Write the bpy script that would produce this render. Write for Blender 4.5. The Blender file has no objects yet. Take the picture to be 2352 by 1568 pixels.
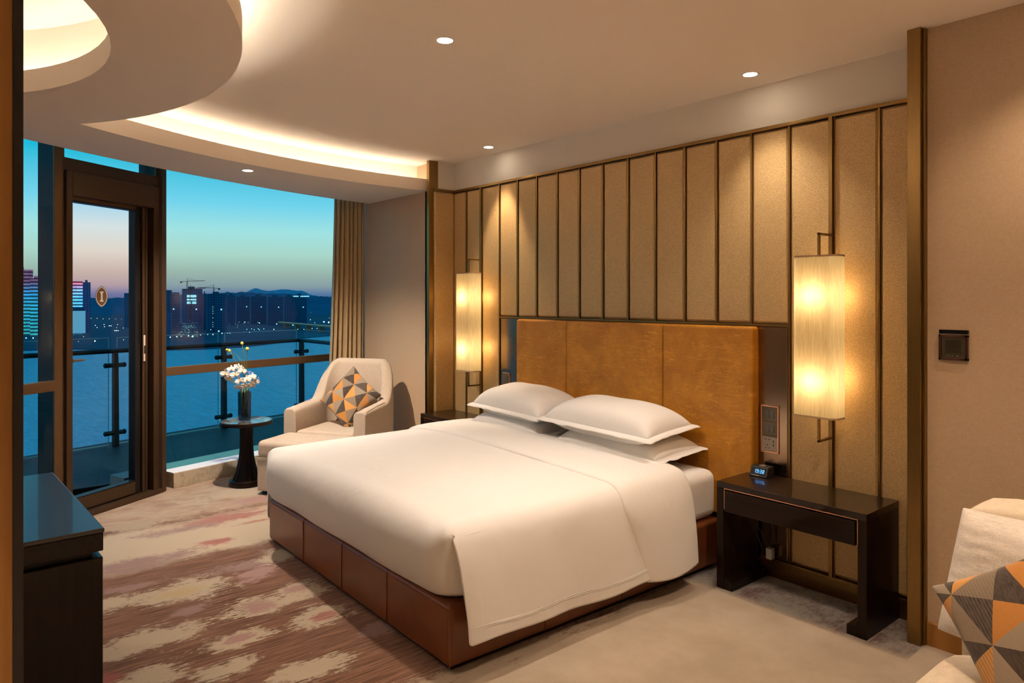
import bpy, bmesh, math, random
from mathutils import Vector, Matrix, noise
random.seed(7)
scn = bpy.context.scene
COL = scn.collection
PI = math.pi

# ------------------------------------------------------------------ helpers
def new_bm(): return bmesh.new()

def box(bm, x0, y0, z0, x1, y1, z1, M=None):
    vs = [Vector((x, y, z)) for z in (z0, z1) for y in (y0, y1) for x in (x0, x1)]
    if M: vs = [M @ v for v in vs]
    b = [bm.verts.new(v) for v in vs]
    for f in ((0,2,3,1),(4,5,7,6),(0,1,5,4),(2,6,7,3),(0,4,6,2),(1,3,7,5)):
        bm.faces.new([b[i] for i in f])
    return b

def quadstrip(bm, rows, closed_u=False, closed_v=False):
    """rows: list of lists of points -> grid of faces"""
    g = [[bm.verts.new(p) for p in r] for r in rows]
    n = len(g); m = len(g[0])
    for i in range(n if closed_v else n-1):
        for j in range(m if closed_u else m-1):
            a, b, c, d = g[i][j], g[i][(j+1)%m], g[(i+1)%n][(j+1)%m], g[(i+1)%n][j]
            bm.faces.new((a, b, c, d))
    return g

def prism(bm, pts, z0, z1, M=None):
    lo = [Vector((p[0], p[1], z0)) for p in pts]; hi = [Vector((p[0], p[1], z1)) for p in pts]
    if M: lo = [M @ v for v in lo]; hi = [M @ v for v in hi]
    a = [bm.verts.new(v) for v in lo]; b = [bm.verts.new(v) for v in hi]
    n = len(a)
    bm.faces.new(list(reversed(a))); bm.faces.new(b)
    for i in range(n):
        bm.faces.new((a[i], a[(i+1)%n], b[(i+1)%n], b[i]))

def lathe(bm, prof, cx=0, cy=0, n=48, caps=True, M=None):
    rows = []
    for r, z in prof:
        row = [Vector((cx+r*math.cos(2*PI*k/n), cy+r*math.sin(2*PI*k/n), z)) for k in range(n)]
        if M: row = [M @ v for v in row]
        rows.append(row)
    g = quadstrip(bm, rows, closed_u=True)
    if caps:
        bm.faces.new(list(reversed(g[0]))); bm.faces.new(g[-1])
    return g

def tube(bm, pts, r, n=8, caps=True):
    pts = [Vector(p) for p in pts]
    rows = []
    prev = None
    for i, p in enumerate(pts):
        d = (pts[min(i+1, len(pts)-1)] - pts[max(i-1, 0)]).normalized()
        if prev is None:
            up = Vector((0,0,1)) if abs(d.z) < .9 else Vector((1,0,0))
            a = d.cross(up).normalized()
        else:
            a = (prev - d*prev.dot(d)).normalized()
        prev = a
        b = d.cross(a)
        rr = r[i] if isinstance(r, (list, tuple)) else r
        rows.append([p + a*rr*math.cos(2*PI*k/n) + b*rr*math.sin(2*PI*k/n) for k in range(n)])
    g = quadstrip(bm, rows, closed_u=True)
    if caps:
        bm.faces.new(list(reversed(g[0]))); bm.faces.new(g[-1])

def ico(bm, c, r, sub=2, M=None):
    mat = Matrix.Translation(c) @ Matrix.Diagonal((r[0], r[1], r[2], 1) if isinstance(r, (tuple, list)) else (r, r, r, 1))
    if M: mat = Matrix.Translation(c) @ M @ Matrix.Diagonal((r[0], r[1], r[2], 1))
    bmesh.ops.create_icosphere(bm, subdivisions=sub, radius=1, matrix=mat)

def wloc(o):
    v = Vector((0,0,0))
    while o: v += o.location; o = o.parent
    return v

def obj(name, bm, mat, parent=None, smooth=False, bevel=0, sub=0, local=False, solid=0, seg=2, offset=-1):
    if parent is not None and not local:
        bmesh.ops.translate(bm, verts=bm.verts, vec=-wloc(parent))
    bmesh.ops.recalc_face_normals(bm, faces=bm.faces)
    me = bpy.data.meshes.new(name); bm.to_mesh(me); bm.free()
    o = bpy.data.objects.new(name, me); COL.objects.link(o)
    for m in (mat if isinstance(mat, (list, tuple)) else [mat]): me.materials.append(m)
    if parent is not None: o.parent = parent
    if smooth:
        for p in me.polygons: p.use_smooth = True
    if solid:
        m = o.modifiers.new('solid', 'SOLIDIFY'); m.thickness = solid; m.offset = offset
    if bevel:
        m = o.modifiers.new('bevel', 'BEVEL'); m.width = bevel; m.segments = seg; m.limit_method = 'ANGLE'; m.angle_limit = math.radians(40)
        m.harden_normals = False
    if sub:
        m = o.modifiers.new('sub', 'SUBSURF'); m.levels = sub; m.render_levels = sub
    return o

def bake_smooth(o, ang=40):
    for p in o.data.polygons: p.use_smooth = True
    try: o.data.set_sharp_from_angle(angle=math.radians(ang))
    except Exception: pass
    return o

def thing(name, label, cat, loc=(0,0,0), rotz=0, group=None):
    o = bpy.data.objects.new(name, None); COL.objects.link(o)
    o.location = loc; o.rotation_euler = (0,0,rotz); o.empty_display_size = .1
    o['label'] = label; o['category'] = cat
    if group: o['group'] = group
    return o

def tag(o, label, cat, group=None, kind=None):
    o['label'] = label; o['category'] = cat
    if group: o['group'] = group
    if kind: o['kind'] = kind
    return o

def struct(o):
    o['kind'] = 'structure'; return o

def struct_root(name, loc=(0,0,0)):
    o = bpy.data.objects.new(name, None); COL.objects.link(o); o.location = loc
    o['kind'] = 'structure'; return o

def dup(root, loc, rotz=None, label=None, group=None):
    def cp(o, parent):
        c = o.copy(); COL.objects.link(c); c.parent = parent
        for ch in list(o.children): cp(ch, c)
        return c
    r = cp(root, None); r.location = loc
    if rotz is not None: r.rotation_euler = (0,0,rotz)
    if label: r['label'] = label
    if group: r['group'] = group
    return r

# ------------------------------------------------------------------ materials
class NT:
    def __init__(s, name):
        s.m = bpy.data.materials.new(name); s.m.use_nodes = True
        s.t = s.m.node_tree; s.n = s.t.nodes; s.l = s.t.links
        s.p = s.n['Principled BSDF']; s.out = s.n['Material Output']
        s._co = None
    def co(s, kind='Object'):
        if s._co is None: s._co = s.n.new('ShaderNodeTexCoord')
        return s._co.outputs[kind]
    def link(s, a, b): s.l.new(a, b)
    def inp(s, sock, v):
        if isinstance(v, bpy.types.NodeSocket): s.l.new(v, sock)
        elif v is not None: sock.default_value = v
    def math(s, op, a, b=None, c=None, clamp=False):
        n = s.n.new('ShaderNodeMath'); n.operation = op; n.use_clamp = clamp
        s.inp(n.inputs[0], a); s.inp(n.inputs[1], b); s.inp(n.inputs[2], c)
        return n.outputs[0]
    def mapping(s, v, scale=(1,1,1), rot=(0,0,0), loc=(0,0,0)):
        n = s.n.new('ShaderNodeMapping'); s.inp(n.inputs['Vector'], v)
        n.inputs['Scale'].default_value = scale; n.inputs['Rotation'].default_value = rot; n.inputs['Location'].default_value = loc
        return n.outputs[0]
    def noise(s, v, scale=5, detail=3, rough=.5, dist=0, out='Fac'):
        n = s.n.new('ShaderNodeTexNoise'); s.inp(n.inputs['Vector'], v)
        n.inputs['Scale'].default_value = scale; n.inputs['Detail'].default_value = detail
        n.inputs['Roughness'].default_value = rough; n.inputs['Distortion'].default_value = dist
        return n.outputs[out]
    def ramp(s, f, stops, interp='LINEAR'):
        n = s.n.new('ShaderNodeValToRGB'); s.inp(n.inputs[0], f)
        cr = n.color_ramp; cr.interpolation = interp
        while len(cr.elements) < len(stops): cr.elements.new(.5)
        for e, (p, c) in zip(cr.elements, stops):
            e.position = p; e.color = (*c, 1) if len(c) == 3 else c
        return n.outputs[0]
    def mix(s, f, a, b, blend='MIX'):
        n = s.n.new('ShaderNodeMix'); n.data_type = 'RGBA'; n.blend_type = blend
        s.inp(n.inputs[0], f)
        for sock, v in ((n.inputs[6], a), (n.inputs[7], b)):
            if isinstance(v, tuple): v = (*v[:3], 1)
            s.inp(sock, v)
        return n.outputs[2]
    def sep(s, v):
        n = s.n.new('ShaderNodeSeparateXYZ'); s.inp(n.inputs[0], v); return n.outputs
    def comb(s, x, y, z):
        n = s.n.new('ShaderNodeCombineXYZ')
        for i, v in enumerate((x, y, z)): s.inp(n.inputs[i], v)
        return n.outputs[0]
    def bump(s, h, strength=.2, dist=.01):
        n = s.n.new('ShaderNodeBump'); s.inp(n.inputs['Height'], h)
        n.inputs['Strength'].default_value = strength; n.inputs['Distance'].default_value = dist
        s.l.new(n.outputs[0], s.p.inputs['Normal']); return n.outputs[0]
    def base(s, c, rough=.5, metal=0, spec=.5, sheen=0, coat=0):
        if isinstance(c, tuple): c = (*c[:3], 1)
        s.inp(s.p.inputs['Base Color'], c)
        s.inp(s.p.inputs['Roughness'], rough); s.inp(s.p.inputs['Metallic'], metal)
        s.p.inputs['Specular IOR Level'].default_value = spec
        s.p.inputs['Sheen Weight'].default_value = sheen
        s.p.inputs['Coat Weight'].default_value = coat
        return s

def simple(name, c, rough=.5, metal=0, spec=.5, coat=0, nscale=None, var=.12, bump=0, stretch=(1,1,1)):
    t = NT(name)
    if nscale:
        f = t.noise(t.mapping(t.co(), stretch), nscale, 4, .6)
        d = tuple(max(0, x*(1-var)) for x in c); b = tuple(min(1, x*(1+var)) for x in c)
        col = t.mix(f, d, b); t.base(col, rough, metal, spec, 0, coat)
        if bump: t.bump(f, bump, .003)
    else: t.base(c, rough, metal, spec, 0, coat)
    return t.m

def emis(name, c, s):
    t = NT(name); t.base((0,0,0), 1)
    t.p.inputs['Emission Color'].default_value = (*c, 1); t.p.inputs['Emission Strength'].default_value = s
    return t.m

def weave(name, c1, c2, scale=260, rough=.7, bump=.25, sheen=0, big=None, metal=0, spec=.4):
    """woven cloth: two crossed fine noises, with thread slubs"""
    t = NT(name); co = t.co()
    a = t.noise(t.mapping(co, (1, 1, .12)), scale, 2, .6)
    b = t.noise(t.mapping(co, (.12, .12, 1)), scale, 2, .6)
    f = t.math('ADD', t.math('MULTIPLY', a, .5), t.math('MULTIPLY', b, .5))
    fr = t.ramp(f, [(.35, (0,0,0)), (.65, (1,1,1))])
    col = t.mix(fr, c1, c2)
    if big:
        g = t.noise(co, big, 3, .5)
        col = t.mix(t.ramp(g, [(.3, (0,0,0)), (.7, (.5,.5,.5))]), col, c2)
    t.base(col, rough, metal, spec, sheen); t.bump(f, bump, .002)
    return t.m

M = {}
# painted plaster
t = NT('ceiling_paint'); t.base((.97,.865,.76), .75, 0, .2); t.bump(t.noise(t.co(), 180, 2), .02, .002); M['ceil'] = t.m
M['white_wall'] = simple('white_wall_paint', (.74,.68,.60), .8, 0, .2, nscale=3, var=.02)
M['wallcloth'] = weave('beige_wall_cloth', (.43,.30,.19), (.50,.36,.235), 420, .8, .10)
M['wallcloth2'] = weave('taupe_wall_cloth', (.56,.385,.245), (.64,.45,.29), 420, .8, .1)
# metallic woven panels
t = NT('panel_weave'); co = t.co()
v = t.n.new('ShaderNodeTexVoronoi'); t.inp(v.inputs['Vector'], t.mapping(co, (1,1,.55))); v.inputs['Scale'].default_value = 330
nn = t.noise(co, 240, 3, .65)
f = t.math('ADD', t.math('MULTIPLY', v.outputs['Distance'], .7), t.math('MULTIPLY', nn, .6))
col = t.mix(t.ramp(f, [(.35, (0,0,0)), (.75, (1,1,1))]), (.34,.205,.082), (.62,.42,.19))
t.base(col, .46, .35, .5); t.bump(f, .5, .002); M['panel'] = t.m
# bronze
t = NT('bronze'); co = t.co()
f = t.noise(t.mapping(co, (60,60,1)), 6, 3, .5)
t.base(t.mix(f, (.22,.14,.050), (.30,.19,.070)), t.math('ADD', t.math('MULTIPLY', f, .1), .25), 1, .5); M['bronze'] = t.m
M['darkbronze'] = simple('dark_bronze', (.10,.065,.035), .32, 1, .5)
t = NT('brushed_panel_metal'); co = t.co()
f = t.noise(t.mapping(co, (80,80,.6)), 8, 3, .5)
t.base(t.mix(f, (.28,.20,.135), (.36,.255,.17)), .18, 1, .5); M['switchmetal'] = t.m
M['copper'] = simple('copper_inlay', (.75,.42,.27), .3, 1)
M['blackmetal'] = simple('black_metal', (.02,.02,.022), .45, .6)
M['framebrown'] = simple('window_frame_brown', (.085,.047,.024), .38, .55, .5, nscale=30, var=.1)
M['framedark'] = simple('window_frame_dark', (.014,.011,.010), .4, .4, .5)
M['transom'] = simple('transom_bronze', (.17,.095,.045), .38, .6, .5, nscale=20, var=.08)
M['extmullion'] = simple('exterior_mullion_grey', (.022,.032,.042), .6, .2)
M['chrome'] = simple('brushed_steel', (.6,.55,.5), .3, 1)
# leather
def leather(name, c1, c2, rough, scratch=0.0, cs=4):
    t = NT(name); co = t.co()
    big = t.noise(co, cs, 5, .65, .4)
    fr = t.ramp(big, [(.32, (0,0,0)), (.7, (1,1,1))])
    col = t.mix(fr, c1, c2)
    vr = t.n.new('ShaderNodeTexVoronoi'); t.inp(vr.inputs['Vector'], co); vr.inputs['Scale'].default_value = 420
    h = t.math('MULTIPLY', vr.outputs['Distance'], .5)
    if scratch:
        tot = None
        for k, (rx, sc) in enumerate(((.5, 5), (-.9, 7), (1.4, 4), (.1, 6))):
            n1 = t.noise(t.mapping(co, (1.0, 1, 9), (0, rx, 0), (k*3.1, 0, k)), sc, 2, .4, .7)
            ln = t.math('SUBTRACT', 1, t.math('MULTIPLY', t.math('ABSOLUTE', t.math('SUBTRACT', n1, .5)), 60), clamp=True)
            msk = t.ramp(t.noise(co, 3+k, 2, .5, 0), [(.5, (0,0,0)), (.62, (1,1,1))])
            ln = t.math('MULTIPLY', ln, msk)
            tot = ln if tot is None else t.math('MAXIMUM', tot, ln)
        lc = tuple(min(1, x*1.9+.03) for x in c2)
        col = t.mix(t.math('MULTIPLY', tot, scratch), col, lc)
        mott = t.noise(co, 38, 5, .7, .5)
        col = t.mix(t.ramp(mott, [(.45,(0,0,0)), (.8,(.14,.14,.14))]), col, lc)
    t.base(col, t.math('ADD', t.math('MULTIPLY', big, .15), rough-.07), 0, .5)
    t.bump(h, .12, .001); return t.m
M['leather_tan'] = leather('tan_leather', (.34,.125,.006), (.58,.25,.020), .42, .45)
M['leather_brown'] = leather('brown_leather', (.14,.038,.010), (.20,.057,.015), .30)
# ebony veneer, gloss lacquer
def veneer(name, c1, c2, stretch, coat=1, rough=.35, scale=14):
    t = NT(name); co = t.co()
    f = t.noise(t.mapping(co, stretch), scale, 4, .6, .3)
    t.base(t.mix(t.ramp(f, [(.35,(0,0,0)), (.7,(1,1,1))]), c1, c2), rough, 0, .12, 0, coat)
    t.p.inputs['Coat Roughness'].default_value = .03
    return t.m
M['ebony_h'] = veneer('ebony_veneer_horizontal', (.004,.002,.001), (.015,.006,.003), (.25,4,5), .22)
M['ebony_v'] = veneer('ebony_veneer_vertical', (.004,.002,.001), (.012,.004,.002), (4,5,.2), .22)
M['ebony_top'] = veneer('ebony_top_lacquer', (.006,.003,.002), (.016,.007,.004), (.3,4,4), .7)
M['consoletop'] = simple('console_top_leather', (.016,.016,.017), .33, 0, .6, coat=.3, nscale=300, var=.3, bump=.15)
M['wood_orange'] = veneer('amber_wood_veneer', (.24,.105,.025), (.32,.15,.04), (2,2,.15), .2, .5, 9)
# cloths
def cloth(name, c, rough=.85, wr=.0):
    t = NT(name); co = t.co()
    n1 = t.noise(co, 3.2, 3, .55, .5); n2 = t.noise(t.mapping(co, (1,1,.4)), 16, 3, .5, .6)
    h = t.math('ADD', t.math('MULTIPLY', n1, 1.0), t.math('MULTIPLY', n2, .22))
    t.base(c, rough, 0, .25, .15)
    t.bump(h, .35, wr if wr else .02); return t.m
M['sheet'] = cloth('white_cotton', (.79,.75,.71), .85, .03)
M['pillow'] = cloth('white_pillow_cotton', (.82,.78,.74), .85, .03)
M['chair'] = weave('beige_linen', (.50,.39,.29), (.62,.50,.38), 300, .85, .3, .2)
M['sofa'] = weave('silvery_linen', (.55,.47,.40), (.80,.71,.62), 260, .55, .4, .1, 9, 0, .7)
M['sofa_seat'] = weave('cream_linen', (.66,.54,.40), (.78,.66,.50), 220, .8, .2)
M['curtain'] = weave('brown_curtain_cloth', (.52,.37,.19), (.64,.46,.25), 260, .75, .2, .1)
M['piping'] = simple('beige_piping', (.40,.30,.21), .8)

def geo_pattern(name, n, ang, seedv, pal):
    t = NT(name); co = t.co()
    xyz = t.sep(t.mapping(co, (n, n, 1), (0, 0, ang), (seedv, seedv*.37, 0)))
    x, y = xyz[0], xyz[1]
    cx = t.math('FLOOR', x); cy = t.math('FLOOR', y)
    fx = t.math('SUBTRACT', x, cx); fy = t.math('SUBTRACT', y, cy)
    par = t.math('PINGPONG', t.math('ADD', cx, cy), 1)        # 0/1 checker
    d1 = t.math('GREATER_THAN', t.math('ADD', fx, fy), 1)
    d2 = t.math('GREATER_THAN', fx, fy)
    dg = t.math('ADD', t.math('MULTIPLY', d1, par), t.math('MULTIPLY', d2, t.math('SUBTRACT', 1, par)))
    idx = t.math('ADD', t.math('ADD', cx, t.math('MULTIPLY', cy, 4)), t.math('MULTIPLY', dg, 2))
    f = t.math('DIVIDE', t.math('ADD', t.math('FLOORED_MODULO', idx, 6), .5), 6)
    col = t.ramp(f, [(0, pal[0]), (1/6, pal[1]), (2/6, pal[2]), (3/6, pal[3]), (4/6, pal[4]), (5/6, pal[5])], 'CONSTANT')
    # corded stripes on some of the triangles
    st = t.math('GREATER_THAN', t.math('SINE', t.math('MULTIPLY', t.math('ADD', fx, t.math('MULTIPLY', fy, .6)), 70)), .2)
    has = t.math('COMPARE', t.math('FLOORED_MODULO', t.math('ADD', idx, cy), 5), 1, .1)
    dark = t.mix(.45, col, (.16,.12,.09))
    col = t.mix(t.math('MULTIPLY', st, has), col, dark)
    fib = t.noise(t.mapping(co, (1,.15,1), (0,0,.6)), 260, 2, .6)
    col = t.mix(t.ramp(fib, [(.3,(0,0,0)), (.7,(.12,.12,.12))]), col, (.55,.42,.30))
    t.base(col, .85, 0, .2, .3); t.bump(fib, .4, .002); return t.m
PAL = [(.55,.22,.035), (.035,.022,.018), (.33,.26,.19), (.66,.31,.07), (.05,.035,.028), (.25,.185,.125)]
M['geo_small'] = geo_pattern('geometric_cushion_cloth', 9.5, math.radians(33), 3.3, PAL)
M['geo_big'] = geo_pattern('geometric_cushion_cloth_large', 8.4, math.radians(28), 1.0, PAL)

# marble, stone
t = NT('beige_marble'); co = t.co()
n1 = t.noise(co, 5, 6, .65, 1.2)
vein = t.math('SUBTRACT', 1, t.math('MULTIPLY', t.math('ABSOLUTE', t.math('SUBTRACT', n1, .5)), 22), clamp=True)
t.base(t.mix(t.math('MULTIPLY', vein, .45), (.60,.50,.37), (.33,.24,.15)), .25, 0, .5); M['marble'] = t.m
t = NT('table_marble'); co = t.co()
n1 = t.noise(co, 9, 6, .7, 1.8)
t.base(t.ramp(n1, [(.38,(.02,.018,.017)), (.5,(.10,.08,.06)), (.58,(.5,.42,.34)), (.66,(.04,.03,.03))]), .06, 0, .6, 0, .5); M['tablemarble'] = t.m
t = NT('dark_deck_tile'); co = t.co()
br = t.n.new('ShaderNodeTexBrick'); t.inp(br.inputs['Vector'], t.mapping(co, (1,1,1), (0,0,math.radians(12))))
br.inputs['Scale'].default_value = 1.65; br.inputs['Mortar Size'].default_value = .006; br.offset = .5
br.inputs['Brick Width'].default_value = 1.0; br.inputs['Row Height'].default_value = .5
n1 = t.noise(co, 6, 6, .7, 1.5); n2 = t.noise(t.mapping(co,(1,3,1),(0,0,.4)), 14, 5, .7, 2)
sc = t.math('SUBTRACT', 1, t.math('MULTIPLY', t.math('ABSOLUTE', t.math('SUBTRACT', n2, .5)), 40), clamp=True)
col = t.mix(n1, (.008,.013,.020), (.026,.036,.050))
col = t.mix(t.math('MULTIPLY', sc, t.math('MULTIPLY', n1, .7)), col, (.10,.11,.12))
col = t.mix(br.outputs['Fac'], col, (.006,.007,.008))
t.base(col, .55, 0, .15); t.bump(t.math('SUBTRACT', n1, t.math('MULTIPLY', br.outputs['Fac'], 1)), .3, .006); M['deck'] = t.m
M['kerb'] = simple('grey_stone_kerb', (.34,.31,.27), .6, nscale=12, var=.1)

# glass
def glass(name, tint, ior=1.45, refl=1.0):
    t = NT(name); t.n.remove(t.p)
    tr = t.n.new('ShaderNodeBsdfTransparent'); tr.inputs[0].default_value = (*tint, 1)
    gl = t.n.new('ShaderNodeBsdfGlossy'); gl.inputs['Roughness'].default_value = .0; gl.inputs[0].default_value = (refl,refl,refl,1)
    fr = t.n.new('ShaderNodeFresnel'); fr.inputs[0].default_value = ior
    ge = t.n.new('ShaderNodeNewGeometry')
    fa = t.math('MULTIPLY', fr.outputs[0], t.math('SUBTRACT', 1, ge.outputs['Backfacing']))
    mx = t.n.new('ShaderNodeMixShader'); t.link(fa, mx.inputs[0]); t.link(tr.outputs[0], mx.inputs[1]); t.link(gl.outputs[0], mx.inputs[2])
    t.link(mx.outputs[0], t.out.inputs[0]); return t.m
M['winglass'] = glass('tinted_window_glass', (.71,.98,.985), 1.3)
M['doorglass'] = glass('clear_door_glass', (.97,.975,.985), 1.25)
M['railglass'] = glass('clear_railing_glass', (.93,.965,.97), 1.3)
M['glassedge'] = simple('polished_glass_edge', (.30,.46,.48), .3)
M['vaseglass'] = glass('smoke_grey_glass', (.42,.52,.55), 1.5)

# lamp shade cloth : translucent
t = NT('lamp_shade_cloth'); t.n.remove(t.p); co = t.co()
th = t.noise(t.mapping(co, (1,1,.05)), 190, 3, .7)
colr = t.mix(t.ramp(th, [(.3,(0,0,0)), (.7,(1,1,1))]), (.55,.49,.34), (.74,.68,.50))
tl = t.n.new('ShaderNodeBsdfTranslucent'); t.link(colr, tl.inputs[0])
df = t.n.new('ShaderNodeBsdfDiffuse'); t.link(colr, df.inputs[0])
mx = t.n.new('ShaderNodeMixShader'); mx.inputs[0].default_value = .35; t.link(tl.outputs[0], mx.inputs[1]); t.link(df.outputs[0], mx.inputs[2])
t.link(mx.outputs[0], t.out.inputs[0]); M['shade'] = t.m
M['shade_trim'] = simple('lamp_shade_trim_tape', (.42,.28,.15), .7)
M['bulb'] = emis('warm_bulb', (1,.78,.5), 3)
M['led'] = emis('cove_led', (1,.93,.79), 15)
M['led_dome'] = emis('dome_cove_led', (1,.93,.79), 26)
M['led_ring'] = emis('ring_cove_led', (1,.93,.79), 42)
M['dl_lens'] = emis('downlight_lens', (1,.86,.66), 40)
M['dl_ring'] = simple('white_downlight_ring', (.8,.75,.68), .5)

# carpet
def px2w(x, y, z=0, Y=None):
    f = 1620.; a = math.atan(1354/1620)
    u = (x-1176)/f; w = (688-y)/f
    dx = -math.cos(a)+u*math.sin(a); dy = math.sin(a)+u*math.cos(a)
    tt = (z-1.5)/w if Y is None else Y/dy
    return (dx*tt, dy*tt, 1.5+w*tt)

t = NT('hotel_carpet'); co = t.co()
xyz = t.sep(co); X, Y = xyz[0], xyz[1]
stre = t.noise(t.mapping(co, (34,1.3,1)), 3.0, 5, .72)           # fine streaks running along Y
fine = t.noise(t.mapping(co, (1,.32,1)), 70, 4, .75)             # broken pile edge
mid = t.noise(t.mapping(co, (1.5,.85,1)), 5.0, 4, .6, .5)
edge = t.math('ADD', t.math('MULTIPLY', t.math('SUBTRACT', fine, .5), 2.6), t.math('MULTIPLY', t.math('SUBTRACT', stre, .5), 1.6))
edge2 = t.math('ADD', edge, t.math('MULTIPLY', t.math('SUBTRACT', mid, .5), 2.6))
cream = (.50,.40,.285); tan_ = (.42,.315,.22)
beige = t.mix(t.ramp(t.noise(co, 3.3, 5, .6), [(.35,(0,0,0)), (.7,(1,1,1))]), (.37,.285,.205), (.47,.375,.28))
brown = t.mix(t.ramp(stre, [(.40,(0,0,0)), (.62,(1,1,1))]), (.095,.036,.014), (.30,.145,.090))
def band(axis, c, hw, soft, e=edge2, amp=.3):
    d = t.math('ABSOLUTE', t.math('SUBTRACT', axis, c))
    v = t.math('DIVIDE', t.math('SUBTRACT', hw, d), soft)
    return t.math('ADD', v, t.math('MULTIPLY', e, amp/ max(soft,.001)), clamp=True)
def spot(cx, cy, rx, ry, sharp=3., amp=1.1, e=edge2):
    a = t.math('DIVIDE', t.math('SUBTRACT', X, cx), rx); b = t.math('DIVIDE', t.math('SUBTRACT', Y, cy), ry)
    r = t.math('SQRT', t.math('ADD', t.math('MULTIPLY', a, a), t.math('MULTIPLY', b, b)))
    v = t.math('SUBTRACT', 1, r); v = t.math('ADD', v, t.math('MULTIPLY', e, amp))
    return t.math('MULTIPLY', v, sharp, clamp=True)
col = brown
# cream field between the brown band and the window
col = t.mix(band(X, -4.72, .42, .10, edge2, .09), col, cream)
# light streaky zone by the door
zone = t.mix(t.ramp(t.math('ADD', t.math('MULTIPLY', stre, .7), t.math('MULTIPLY', mid, .5)), [(.46,(0,0,0)), (.66,(1,1,1))]), (.30,.16,.10), (.50,.38,.27))
col = t.mix(band(X, -5.75, .62, .10, edge2, .06), col, zone)
mauve = (.30,.185,.165); pink = (.40,.235,.205); red = (.33,.085,.075)
for (cx, cy, rx, ry, c, s) in (
    (-4.45,.95,.12,.30, mauve, 1.5), (-4.02,1.38,.09,.22, mauve, 2), (-4.1,.8,.06,.2, mauve, 2), (-3.88,1.05,.15,.27, cream, 3), (-3.86,1.02,.07,.12, (.50,.37,.20), 1.5), (-3.94,.66,.12,.16, cream, 3),
    (-3.42,.74,.13,.23, cream, 3), (-3.45,1.25,.13,.15, cream, 3), (-3.45,1.25,.08,.09, pink, 2.5), (-3.18,1.06,.10,.15, cream, 3), (-3.62,.98,.05,.10, mauve, 2),
    (-2.94,.95,.09,.13, cream, 3), (-3.08,.70,.10,.14, cream, 3), (-3.86,1.40,.10,.14, pink, 2), (-3.18,1.07,.045,.07, pink, 2.5), (-2.9,.70,.06,.08, pink, 2),
    (-4.05,1.62,.12,.14, cream, 2), (-3.15,1.45,.12,.14, cream, 3), (-3.13,1.47,.05,.07, red, 2), (-2.86,1.58,.07,.09, mauve, 3), (-2.72,1.22,.10,.16, cream, 3), (-3.5,1.50,.11,.15, cream, 3), (-3.52,1.50,.05,.08, pink, 3),
    (-2.62,.95,.1,.15, cream, 3), (-2.75,.8,.07,.12, mauve, 2),
    (-4.98,1.55,.105,.42, red, 1.5), (-4.92,1.28,.08,.28, mauve, 1.2), (-5.3,2.0,.12,.3, pink, 1.5), (-4.54,1.40,.06,.10, red, 2), (-4.78,1.78,.04,.18, red, 1.5),
    (-3.17,.55,.05,.08, red, 2), (-5.55,1.9,.16,.5, cream, 2), (-5.2,1.1,.1,.3, tan_, 2)):
    m = spot(cx, cy, rx, ry, s*1.3, .9 if s > 1.4 else .7)
    if c == red: m = t.math('MULTIPLY', m, t.ramp(stre, [(.3,(.35,.35,.35)), (.6,(1,1,1))]))
    col = t.mix(m, col, c)
# plain beige walkway on the near side of the bed
wk = t.math('ADD', t.math('DIVIDE', t.math('SUBTRACT', X, -2.42), .12), t.math('MULTIPLY', edge2, 1.6), clamp=True)
col = t.mix(wk, col, beige)
# patterned border along the headboard wall
bd = t.math('ADD', t.math('DIVIDE', t.math('SUBTRACT', Y, 3.14), .05), t.math('MULTIPLY', edge, .4), clamp=True)
bcol = t.mix(t.ramp(t.math('ADD', t.math('MULTIPLY', mid, .6), t.math('MULTIPLY', fine, .45)), [(.42,(0,0,0)), (.56,(1,1,1))]), (.11,.055,.06), (.26,.235,.205))
inb = t.math('MULTIPLY', bd, t.math('LESS_THAN', X, -1.2))
col = t.mix(inb, col, bcol)
pile = t.noise(co, 420, 2, .7)
col = t.mix(t.ramp(pile, [(.3,(.22,.22,.22)), (.7,(0,0,0))]), col, (.10,.06,.04))
t.base(col, .95, 0, .1, .2)
t.bump(t.math('ADD', t.math('MULTIPLY', pile, .6), t.math('MULTIPLY', stre, .4)), .5, .006); M['carpet'] = t.m

# ------------------------------------------------------------------ camera
cam = bpy.data.cameras.new('camera'); cam.sensor_width = 36; cam.lens = 1620/2352*36
cam.shift_y = -(784-688)/2352; cam.clip_start = .05; cam.clip_end = 20000
camo = bpy.data.objects.new('camera', cam); COL.objects.link(camo)
camo.location = (0,0,1.5)
a = math.atan(1354/1620)
Fv = Vector((-math.cos(a), math.sin(a), 0)); Rv = Vector((math.sin(a), math.cos(a), 0))
camo.matrix_world = Matrix.Translation((0,0,1.5)) @ Matrix((Rv, Vector((0,0,1)), -Fv)).transposed().to_4x4()
scn.camera = camo

# ------------------------------------------------------------------ room shell
YW = 3.55; YP = 3.36; ZC = 2.68; ZS = 2.44; ZL = 2.54
bm = new_bm(); box(bm, -6.5, -3.0, -.12, 2.2, 3.75, 0); fl = obj('floor', bm, M['carpet']); struct(fl)

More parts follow.
